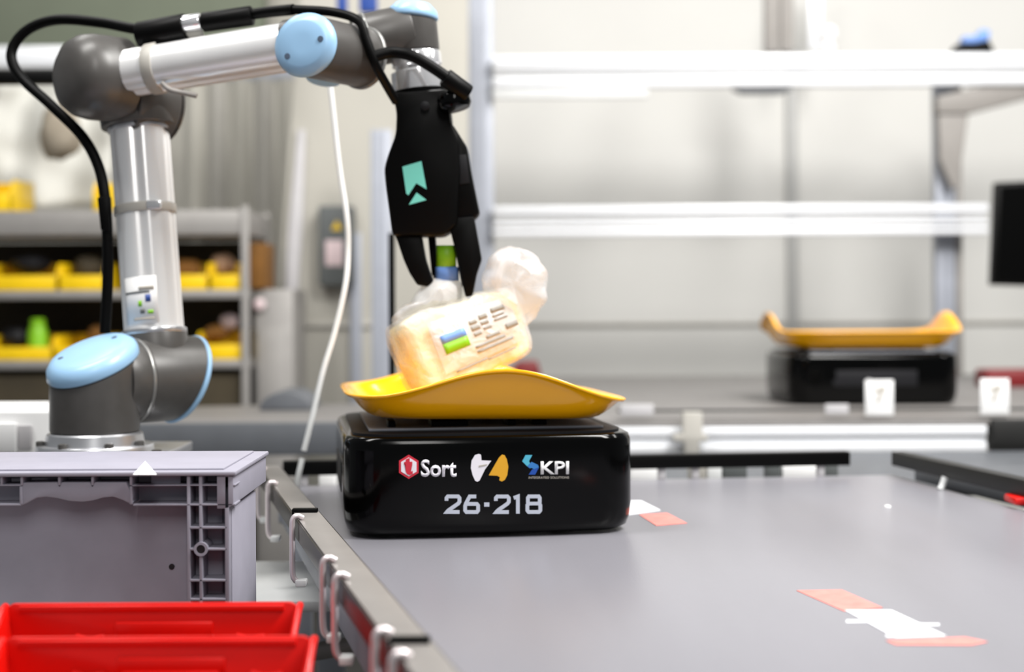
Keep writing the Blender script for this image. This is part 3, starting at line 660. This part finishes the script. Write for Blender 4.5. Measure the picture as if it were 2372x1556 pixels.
# ------------------------------------------------------------------ robot pedestal and white cabinet
ped = thing('pedestal', 'light metal pedestal with a bolted plate under the robot arm', 'pedestal', (bx, by+.03, 0))
pz = bz-.0268
bm = B(); a, b = P(60, 1040, 2.0), P(372, 1040, 2.0); box(bm, (a.x, 1.955, pz-.014), (b.x, 2.2, pz), .002); finish(bm, 'top_plate', M['alu'], ped)
bm = B(); box(bm, (a.x+.03, 1.99, 0), (b.x-.03, 2.17, pz-.0142), .004); finish(bm, 'column', M['white_plastic'], ped)
for px in (95, 300, 350, 130):
    q = P(px, 1035, 1.985); bm = B(); lathe(bm, (q.x, 1.975+.02*(px % 3), pz), (0, 0, 1), [(.007, 0), (.007, .005), (.005, .006)], 12); finish(bm, 'bolt', M['dark_grey'], ped)
cb = thing('white_cabinet', 'white cabinet at the left edge beside the robot base', 'cabinet', (P(0, 1000, 2.3).x, 2.35, 0))
bm = B(); a, b = P(-300, 955, 2.26), P(122, 955, 2.26); box(bm, (a.x, 2.26, 0), (b.x, 2.5, a.z), .004); finish(bm, 'body', M['white'], cb)
bm = B(); pbox(bm, 38, 985, 72, 1040, 2.252, .008, .002); finish(bm, 'vent_panel', M['grey_plastic'], cb)
bm = B(); pbox(bm, -200, 980, 36, 1050, 2.245, .015, .003); finish(bm, 'door', M['white'], cb)

# ------------------------------------------------------------------ side table with tote and bins
TZ = .745
tb = thing('side_table', 'grey side table under the tote and red bins', 'table', (-.5, 1.45, 0))
bm = B(); box(bm, (-1.1, .95, TZ-.03), (-.25, 1.80, TZ), .003); finish(bm, 'table_top', M['shelf_steel'], tb)
for x in (-1.05, -.31):
    for y in (1.0, 1.75):
        bm = B(); box(bm, (x-.02, y-.02, 0), (x+.02, y+.02, TZ-.031), .003); finish(bm, 'leg', M['alu_dull'], tb)
TY = 1.55; s0 = P(0, 1100, TY)
tote = thing('tote', 'grey lidded plastic tote with ribbed corner behind the red bins', 'tote', (-.55, 1.66, TZ))
xr = P(532, 1200, TY).x; xl = -.86; zt = P(540, 1101, TY).z; yb = 1.758
bm = B(); prism(bm, [V((xl, TY+.028, TZ)), V((xr-.012, TY+.028, TZ)), V((xr-.012, yb-.012, TZ)), V((xl, yb-.012, TZ))], (0, 0, zt-TZ-.001), .004)
finish(bm, 'body', M['tote'], tote)
bm = B(); box(bm, (xl-.005, TY-.003, zt), (xr+.007, yb, zt+.0045), .0015); box(bm, (xl, TY+.012, zt+.004), (xr-.008, yb-.014, zt+.0065), .001); lid = finish(bm, 'lid', M['tote'], tote)
bm = B(); pprism(bm, [(308, 1099), (336, 1068), (362, 1099)], TY-.0045, .001); 
for v in bm.verts:  # reflection on the lid, painted as a white triangle
    k = (zt+.0068-CAMZ)/(v.co.z-CAMZ); v.co = V((v.co.x*k, v.co.y*k, zt+.0068+(.0004 if v.co.y > TY-.004 else 0)))
finish(bm, 'sticker_or_glint', M['white'], lid)
def trib(x0, y0, x1, y1, name='rib', dep=.030, y_off=0.):
    bm = B(); pbox(bm, x0, y0, x1, y1, TY+y_off, dep, .0006); return finish(bm, name, M['tote'], tote)
trib(-120, 1122, 50, 1126); trib(305, 1122, 545, 1126); trib(-120, 1166, 48, 1172); trib(308, 1166, 545, 1172)
for x in (3, 50, 137, 214, 303): trib(x-3, 1098, x+3, 1124)
for x in (48, 303): trib(x-3, 1126, x+3, 1168)
trib(434, 1098, 440, 1420); trib(462, 1098, 468, 1420); trib(522, 1098, 530, 1420)
for y in (1222, 1272, 1344, 1388): trib(438, y-3, 526, y+3)
for x0, x1 in ((350, 418),): trib(x0, 1102, x1, 1122, 'label_window', .004, .012)
# wavy lip
pts = [(52, 1118), (132, 1117), (138, 1128), (142, 1117), (208, 1117), (214, 1128), (219, 1117), (292, 1117), (300, 1134), (308, 1164)]
low = [(304, 1168), (285, 1158), (262, 1150), (240, 1152), (215, 1159), (190, 1162), (160, 1160), (130, 1153), (105, 1150), (84, 1153), (64, 1164), (46, 1172)]
bm = B(); pprism(bm, pts+low, TY+.001, .028, .0008); finish(bm, 'handle_lip', M['tote'], tote)
bm = B(); hc = P(465, 1272, TY-.002); 
rr = [(.0072, 0), (.0072, .03), (.0045, .03), (.0045, 0)]
d_, u_, w_ = frame_axes((0, 1, 0)); rings = [[hc+d_*h+(u_*math.cos(2*math.pi*i/24)+w_*math.sin(2*math.pi*i/24))*r_ for i in range(24)] for r_, h in rr+rr[:1]]
loft(bm, rings); finish(bm, 'boss', M['tote'], tote)
bm = B(); lathe(bm, hc+V((0, .0008, 0)), (0, 1, 0), [(.0044, 0), (.0044, .02)], 20); finish(bm, 'boss_hole', M['slot'], tote)
# right side: rim skirt and panel
bm = B(); prism(bm, [V((xr+.004, TY, zt-.0005)), V((xr+.004, TY, zt-.030)), V((xr-.002, TY, zt-.034)), V((xr-.013, TY, zt-.034)), V((xr-.013, TY, zt-.0005))], (0, yb-TY-.003, 0), .0008); finish(bm, 'side_rim', M['tote'], tote)
bm = B(); prism(bm, [V((xr-.0125, TY+.03, zt-.036)), V((xr+.0, TY+.012, zt-.036)), V((xr+.0, yb-.05, zt-.036)), V((xr-.0125, yb-.02, zt-.036))], (0, 0, -(zt-.036-TZ)), .001); finish(bm, 'side_panel', M['tote'], tote)
bm = B(); lathe(bm, P(398, 1312, TY+.028), (0, -1, 0), [(.0032, -.001), (.003, .001), (.001, .0015)], 10); finish(bm, 'mould_mark', M['slot'], tote)

def red_bin(label, Yb, px0, px1, py, dep, slot):
    a, b = P(px0, py, Yb), P(px1, py, Yb); x0, x1 = a.x, b.x; zt_ = a.z; z0 = TZ+.001; H = zt_-z0; yf = Yb-dep
    r = thing('red_bin', label, 'bin', ((x0+x1)/2, Yb-dep/2, z0))
    bm = B(); t = .004
    # back wall with rounded upper corners
    rc = .008; out = [V((x0+.018, Yb, z0)), V((x1-.018, Yb, z0)), V((x1, Yb, zt_-.06))]
    out += [V((x1-rc+rc*math.cos(k*math.pi/12), Yb, zt_-rc+rc*math.sin(k*math.pi/12))) for k in range(7)]
    out += [V((x0+rc+rc*math.cos(math.pi/2+k*math.pi/12), Yb, zt_-rc+rc*math.sin(math.pi/2+k*math.pi/12))) for k in range(7)] + [V((x0, Yb, zt_-.06))]
    prism(bm, out, (0, -t, 0), .001); finish(bm, 'back_wall', M['red'], r)
    for sx, xa in ((1, x1), (-1, x0)):
        pr = [(0, zt_-.0035), (-.012, zt_-.006), (-.03, zt_-.016), (-.055, zt_-.030), (-dep*.75, zt_-.042), (-dep, zt_-.045), (-dep, z0), (0, z0)]
        bm = B(); A_ = [V((xa-sx*.002+ (sx*.004 if z > z0+.01 else -sx*.014), Yb+y, z)) for y, z in pr]
        prism(bm, A_, (-sx*t, 0, 0), .001); o = finish(bm, 'side_wall', M['red'], r)
        bm = B(); tube(bm, [V((xa+sx*.002, Yb+y, z)) for y, z in pr[:6]], .0036, 10, 5); finish(bm, 'rolled_rim', M['red'], o)
    bm = B(); box(bm, (x0+.013, yf, z0), (x1-.013, yf+t, zt_-.05), .001); finish(bm, 'front_wall', M['red'], r)
    bm = B(); box(bm, (x0+.015, yf+.003, z0), (x1-.015, Yb-.002, z0+.004), .001); finish(bm, 'bottom', M['red'], r)
    # hang lip and raised panel on the inner back wall
    xm = (x0+x1)/2+.012
    bm = B(); box(bm, (x0+.012, Yb-t-.003, zt_-.008), (x1-.012, Yb-t+.001, zt_-.002), .001); finish(bm, 'top_band', M['red'], r)
    bm = B(); box(bm, (xm-.045, Yb-t-.004, zt_-slot), (xm+.045, Yb-t+.001, zt_-.017), .0015); finish(bm, 'raised_panel', M['red'], r)
    bm = B(); box(bm, (xm-.040, Yb-t-.007, zt_-slot-.002), (xm+.040, Yb-t, zt_-slot+.002), .0008); finish(bm, 'hang_lip', M['red'], r)
    for xx in (-.07, .078):
        bm = B(); tube(bm, [V((xm+xx-.012, Yb-t-.001, zt_-.030)), V((xm+xx, Yb-t-.002, zt_-.033)), V((xm+xx+.014, Yb-t-.001, zt_-.031))], .003, 8, 4); finish(bm, 'moulded_rib', M['red'], r)
    return r
red_bin('red plastic bin right in front of the grey tote', 1.40, 18, 690, 1396, .125, .032)
red_bin('nearest red plastic bin at the bottom left corner', 1.262, 12, 722, 1474, .19, .030)

# below the deck edge: pale board and struts seen beside the tote
bm = B(); box(bm, (-.46, 1.98, .785), (-.05, 2.29, .80), .003); lb_ = finish(bm, 'lower_shelf', M['white_plastic']); tag(lb_, 'pale shelf board under the deck seen beside the tote', 'shelf')
st2 = thing('under_frame', 'pale metal frame under the deck to the right of the tote', 'frame', (-.36, 2.3, 0))
for x, y, m_ in ((-.44, 2.36, 'white_plastic'), (-.345, 2.47, 'alu_dull'), (-.37, 2.05, 'alu_dull')):
    bm = B(); box(bm, (x-.016, y-.016, 0), (x+.016, y+.016, .784 if y < 2.2 else .86), .003); finish(bm, 'upright', M[m_], st2)
bm = B(); tube(bm, [(-.42, 2.02, .70), (-.2, 2.02, .735)], .012, 14, 3); finish(bm, 'brace', M['shelf_steel'], st2)

# ================================================================== BACKGROUND, RIGHT
def post(name, px0, px1, top, Y, m, label, cat='post', dep=.05, z0=0., groove=True):
    a, b = P(px0, top, Y), P(px1, top, Y); r = thing(name, label, cat, ((a.x+b.x)/2, Y, z0))
    bm = B(); box(bm, (a.x, Y, z0), (b.x, Y+dep, a.z), .004); finish(bm, 'profile', M[m], r)
    if groove:
        w3_ = (b.x-a.x)
        for f in (.36, .64):
            bm = B(); box(bm, (a.x+w3_*(f-.05), Y-.002, z0), (a.x+w3_*(f+.05), Y+.002, a.z-.004)); finish(bm, 'groove_lip', M[m], r)
    return r
post('aluminium_post', 1079, 1141, -60, 5.3, 'alu_dull', 'tall blue grey aluminium post at the left end of the white rails')
post('aluminium_post', 858, 906, 300, 4.6, 'alu_dull', 'shorter aluminium post left of the gripper')
post('aluminium_post', 2166, 2212, 196, 5.35, 'alu_dull', 'aluminium post behind the second robot tray at the right')
post('aluminium_post', 2213, 2228, 196, 5.36, 'pipe_brown', 'narrow darker right side of the right aluminium post', groove=False, dep=.04)  # darker right side of the same upright, modelled as its own narrow profile
def rail(label, x0, x1, bands, Y):
    a = P(x0, bands[0][0], Y); r = thing('wall_rail', label, 'rail', (P((x0+x1)/2, 0, Y).x, Y, a.z))
    for i, (y0, y1, off, m) in enumerate(bands):
        bm = B(); pbox(bm, x0, y0, x1, y1, Y+off, .05, .004); finish(bm, 'rail_profile', M[m], r)
    return r
rail('upper white aluminium rail across the white wall', 1141, 2600, [(121, 160, 0, 'white_alu'), (161, 170, .012, 'white_alu'), (171, 202, .004, 'white_alu')], 5.24)
rail('lower white aluminium rail across the white wall', 1141, 2290, [(472, 496, 0, 'white_alu'), (497, 508, .012, 'white_alu'), (509, 526, .003, 'white_alu'), (527, 547, .006, 'white_alu')], 5.24)
bm = B(); pbox(bm, 1141, 203, 1500, 226, 5.255, .03, .003); tag(finish(bm, 'rail_plate', M['white_plastic']), 'short pale plate below the left end of the upper rail', 'plate')
bm = B(); pprism(bm, [(1695, 205), (1720, 203), (1830, 203), (1835, 208), (1810, 216), (1720, 217)], 5.25, .04, .003); tag(finish(bm, 'dark_clamp', M['dark_plate']), 'dark flat clamp under the upper rail', 'clamp')
bm = B()
for x0, x1 in ((1772, 1806), (1810, 1838)):
    a, b = P(x0, 120, 5.32), P(x1, -60, 5.32); box(bm, (a.x, 5.32, a.z), (b.x, 5.36, b.z), .006)
box(bm, (P(1790, 0, 5.33).x, 5.33, P(0, 120, 5.3).z), (P(1825, 0, 5.33).x, 5.35, P(0, -60, 5.3).z)); tag(finish(bm, 'double_pipe', M['pipe_brown']), 'brown grey double profile rising above the upper rail', 'profile')
bt = thing('white_bottle', 'white bottle standing on the upper rail', 'bottle', P(1917, 120, 5.26))
q = P(1917, 120, 5.265); bm = B(); lathe(bm, q, (0, 0, 1), [(.024, 0), (.026, .004), (.026, .028), (.022, .036), (.016, .040)], 24); finish(bm, 'body', M['white'], bt)
bm = B(); lathe(bm, q+V((0, 0, .0405)), (0, 0, 1), [(.030, 0), (.032, .006), (.032, .034), (.024, .046), (.01, .048)], 24); finish(bm, 'cap', M['white'], bt)
bm = B(); pbox(bm, 1875, -60, 1905, 115, 5.9, .02, .003); tag(finish(bm, 'white_strip', M['white_alu']), 'white vertical strip behind the bottle', 'strip')
bk = thing('blue_tool', 'blue and black tool lying on the upper rail at the right', 'tool', P(2256, 120, 5.25))
bm = B(); pprism(bm, [(2205, 120), (2215, 104), (2255, 98), (2290, 90), (2305, 120)], 5.25, .04, .004); finish(bm, 'grip', M['black_matte'], bk)
bm = B(); pprism(bm, [(2228, 98), (2235, 82), (2262, 84), (2275, 66), (2294, 70), (2292, 92), (2256, 99)], 5.245, .05, .005); finish(bm, 'head', M['blue_light'], bk)
ca = thing('cantilever_arm', 'brown grey bracket arm slanting to the upper right edge', 'bracket', P(2185, 260, 5.3))
bm = B(); pprism(bm, [(2172, 222), (2250, 205), (2420, 168), (2420, 218), (2250, 262), (2172, 262)], 5.26, .06, .004); finish(bm, 'beam', M['pipe_brown'], ca)
bm = B(); pprism(bm, [(2174, 264), (2244, 262), (2222, 425), (2208, 438), (2178, 370)], 5.27, .05, .004); finish(bm, 'gusset', M['pipe_brown'], ca)
bm = B(); pprism(bm, [(2250, 200), (2262, 198), (2262, 176), (2250, 178)], 5.262, .04, .002); finish(bm, 'bolt_block', M['grey_bracket'], ca)
mo = thing('monitor', 'black monitor panel at the right edge above the back deck', 'monitor', P(2400, 680, 4.6))
bm = B(); pprism(bm, [(2308, 422), (2560, 410), (2560, 668), (2298, 660)], 4.6, .04, .004); fr = finish(bm, 'housing', M['black_matte'], mo)
bm = B(); pprism(bm, [(2318, 432), (2550, 421), (2550, 657), (2309, 650)], 4.5985, .002); finish(bm, 'screen', M['screen'], fr)
bm = B(); q = P(2440, 650, 4.65); box(bm, (q.x-.03, 4.64, BZ), (q.x+.03, 4.69, q.z), .004); finish(bm, 'stand', M['dark_plate'], mo)

# ================================================================== BACKGROUND, LEFT
SY = 4.55
sh = thing('shelf_rack', 'grey storage rack full of yellow bins behind the robot arm', 'shelf', (P(280, 0, SY).x, SY+.2, 0))
def zof(py, Y=SY): return P(280, py, Y).z
xl_, xr_ = P(-260, 0, SY).x, P(572, 0, SY).x
for py in (487, 672, 834, 960): 
    bm = B(); box(bm, (xl_, SY, zof(py)-.026 if py > 500 else zof(545)), (xr_, SY+.42, zof(py)), .003); finish(bm, 'shelf_board', M['shelf_steel'], sh)
for px, dy in ((556, 0), (556, .39), (-250, 0), (-250, .39)):
    a = P(px, 0, SY).x; bm = B(); box(bm, (a, SY-.006+dy, 0), (a+.022, SY+.016+dy, zof(478)), .002); finish(bm, 'upright', M['shelf_steel'], sh)
bm = B(); box(bm, (xl_, SY+.42, 0), (xr_, SY+.43, zof(548)), 0); finish(bm, 'back_panel', M['dark_back'], sh)
bm = B(); box(bm, (xl_+.02, SY+.02, zof(1000)-.2), (xr_-.01, SY+.035, zof(870)), 0); finish(bm, 'kick_panel', M['dark_back'], sh)
def ybin(px0, px1, pyb, h, label, name='yellow_bin'):
    a, b = P(px0, pyb, SY+.012).x, P(px1, pyb, SY+.012).x; z0 = zof(pyb); w_2 = b-a; t = .005; y0 = SY+.012; y1 = y0+.22
    r = thing(name, label, 'bin', ((a+b)/2, y0+.1, z0), group='yellow bins on the rack')
    bm = B(); box(bm, (a, y0, z0), (b, y0+t, z0+h*.52), .001); finish(bm, 'front_wall', M['yellow_bin'], r)
    for x in (a, b-t):
        bm = B(); prism(bm, [V((x, y0, z0)), V((x, y0, z0+h*.52)), V((x, y0+.03, z0+h*.95)), V((x, y1, z0+h)), V((x, y1, z0))], (t, 0, 0), .001); finish(bm, 'side_wall', M['yellow_bin'], r)
    bm = B(); box(bm, (a, y1-t, z0), (b, y1, z0+h), .001); finish(bm, 'back_wall', M['yellow_bin'], r)
    bm = B(); box(bm, (a+t, y0+t, z0), (b-t, y1-t, z0+t), 0); finish(bm, 'bottom', M['yellow_bin'], r)
    return r
ybin(-30, 132, 671, .085, 'wide yellow bin at the left end of the upper rack row')
ybin(136, 242, 671, .085, 'yellow bin of the upper rack row just left of the arm tube')
ybin(380, 482, 671, .085, 'yellow bin of the upper rack row just right of the arm tube')
ybin(486, 560, 671, .085, 'yellow bin at the right end of the upper rack row')
ybin(-30, 122, 833, .075, 'yellow bin holding the green bottle in the lower rack row')
ybin(126, 250, 833, .075, 'yellow bin of the lower rack row behind the blue base cap')
ybin(456, 562, 833, .085, 'yellow bin at the right end of the lower rack row')
ybin(-60, 26, 486, .10, 'yellow bin on top of the rack at the left edge')
ybin(214, 246, 486, .09, 'small yellow bin on top of the rack behind the cable')
def blob(px, py, rw, rh, m, Y, name, label, cat, seed):
    c = P(px, py, Y); t = bmesh.new(); bmesh.ops.create_icosphere(t, subdivisions=3, radius=1)
    for v in t.verts:
        n = 1+.22*noise.noise(v.co*1.7+V((seed, 0, 0))); v.co = c+V((v.co.x*rw*n, v.co.y*rw*.8*n, v.co.z*rh*n))
    tag(finish(t, name, M[m]), label, cat)
for i, (px, py, rw, rh, m, lb) in enumerate(((75, 612, .065, .03, 'black_panel', 'dark lump of parts in the wide yellow bin'), (205, 618, .05, .035, 'dark_back', 'brown lump of parts in the bin left of the arm tube'),
        (430, 622, .05, .03, 'card', 'brown parts in the bin right of the arm tube'), (515, 612, .04, .035, 'brown', 'tan parts in the right end bin of the upper row'),
        (40, 780, .05, .03, 'black_panel', 'dark parts beside the green bottle'), (225, 775, .03, .03, 'card', 'orange brown part behind the arm cable'), (505, 770, .045, .025, 'card', 'brown parts under the white ball'), (530, 745, .028, .024, 'pink_label', 'pale ball on the lower right bin'))):
    blob(px, py, rw, rh, m, SY+.12, 'loose_parts', lb, 'parts', i*3.1)
gb_ = thing('green_bottle', 'bright green bottle standing in a lower rack bin', 'bottle', P(88, 825, SY+.08))
q = P(88, 828, SY+.07); bm = B(); lathe(bm, q, (0, 0, 1), [(.026, 0), (.030, .005), (.030, .075), (.024, .095)], 24); finish(bm, 'body', M['green'], gb_)
bm = B(); lathe(bm, q+V((0, 0, .0955)), (0, 0, 1), [(.022, 0), (.022, .02), (.018, .024)], 20); finish(bm, 'cap', M['green'], gb_)
bm = B(); pbox(bm, 578, 562, 612, 668, SY+.05, .2, .003); tag(finish(bm, 'cardboard_sheet', M['card']), 'brown cardboard piece beside the rack upright', 'cardboard')
gcab = thing('grey_cabinet', 'grey metal cabinet standing right of the rack', 'cabinet', (P(600, 0, 4.7).x, 4.85, 0))
a, b = P(588, 670, 4.62), P(648, 670, 4.62); bm = B(); box(bm, (a.x, 4.62, 0), (b.x+.04, 4.9, a.z), .006); finish(bm, 'body', M['shelf_steel'], gcab)
bm = B(); box(bm, (a.x+.01, 4.612, .3), (b.x+.02, 4.6195, a.z-.12), .003); finish(bm, 'door', M['shelf_steel'], gcab)
bm = B(); lathe(bm, P(602, 705, 4.612), (0, -1, 0), [(.018, 0), (.018, .01), (.012, .014)], 16); finish(bm, 'knob', M['pink_label'], gcab)
# draped sheet with brown sack above the rack
bm = B(); rows = []
for j in range(15):
    v_ = j/14; row = []
    for i in range(31):
        u = i/30; px = -260+520*u; py = 196+(478-196)*v_; Yq = SY+.44-.12*v_+.03*math.sin(u*22+v_*3)+.05*noise.noise(V((u*5, v_*4, 2)))
        row.append(P(px, py, Yq))
    rows.append(row)
loft(bm, rows, False); o = finish(bm, 'draped_sheet', M['drape']); s_ = o.modifiers.new('solid', 'SOLIDIFY'); s_.thickness = .004
tag(o, 'pale plastic sheet draped above the rack at the left', 'sheet')
blob(140, 305, .062, .088, 'sack', SY+.02, 'brown_sack', 'brown sack in front of the pale draped sheet', 'sack', 9.)
bm = B(); a = P(-200, 178, 3.2); b = P(150, 178, 3.2); box(bm, (a.x, 3.2, a.z-.014), (b.x, 3.24, a.z+.014), .004)
tag(finish(bm, 'black_bar', M['black_matte']), 'black horizontal bar behind the elbow joint', 'bar')
# strip curtain
sc_ = thing('strip_curtain', 'curtain of pale vertical strips between rack and grey column', 'curtain', (P(550, 0, 5.6).x, 5.6, 0))
for i, px in enumerate(range(425, 690, 54)):
    a, b = P(px, 0, 5.6), P(px+46, 0, 5.6); bm = B(); prof = [V((a.x+(b.x-a.x)*k/6, 5.6-.025*math.sin(math.pi*k/6), 0)) for k in range(7)]
    prism(bm, prof+[p+V((0, .008, 0)) for p in prof[::-1]], (0, 0, 2.02)); finish(bm, 'curtain_strip', M[('wall_beige', 'grey_bracket')[i % 2]], sc_)
bm = B(); a, b = P(425, 0, 5.6), P(690, 0, 5.6); box(bm, (a.x, 5.605, 2.02), (b.x, 5.65, 2.08), .003); finish(bm, 'top_rail', M['alu_dull'], sc_)
# grey column panel with the electrical box
pn = thing('column_panel', 'tall pale grey machine panel behind the hanging white cable', 'panel', (P(750, 0, 4.95).x, 4.95, 0))
PY = 4.95
bm = B(); pprism(bm, [(700, -80), (1085, -80), (1085, 1010), (622, 1010), (655, 520)], PY, .06, .005); finish(bm, 'sheet', M['wall_beige'], pn)
bm = B(); pprism(bm, [(690, 300), (706, 300), (700, 520), (668, 1005), (640, 1005), (668, 520)], PY-.02, .02, .003); finish(bm, 'edge_trim', M['grey_plastic'], pn)
bm = B(); pbox(bm, 690, 746, 860, 758, PY-.012, .012, .002); finish(bm, 'cross_trim', M['grey_bracket'], pn)
bm = B(); pbox(bm, 812, 540, 836, 1000, PY-.02, .02, .003); finish(bm, 'edge_trim', M['alu_dull'], pn)
eb = thing('electrical_box', 'dark grey electrical box with pink label behind the white cable', 'box', P(775, 665, PY-.06))
bm = B(); pbox(bm, 738, 476, 818, 662, PY-.075, .074, .008); ebb = finish(bm, 'housing', M['dark_box'], eb)
bm = B(); pbox(bm, 754, 556, 794, 616, PY-.078, .004, .001); finish(bm, 'label', M['pink_label'], ebb)
bm = B(); pprism(bm, [(768, 532), (792, 532), (780, 510)], PY-.078, .004); finish(bm, 'warning_sticker', M['yellow_bin'], ebb)
# blue hanging plates at the top
hb = thing('blue_hoist', 'blue plates hanging above the wrist at the top edge', 'hoist', P(825, -60, 4.4))
for x0, x1 in ((780, 802), (832, 872)):
    bm = B(); pbox(bm, x0, -90, x1, 26, 4.4, .04, .004); finish(bm, 'plate', M['blue'], hb)
bm = B(); pbox(bm, 765, -130, 885, -90, 4.39, .06, .005); finish(bm, 'cross_bar', M['alu_dull'], hb)
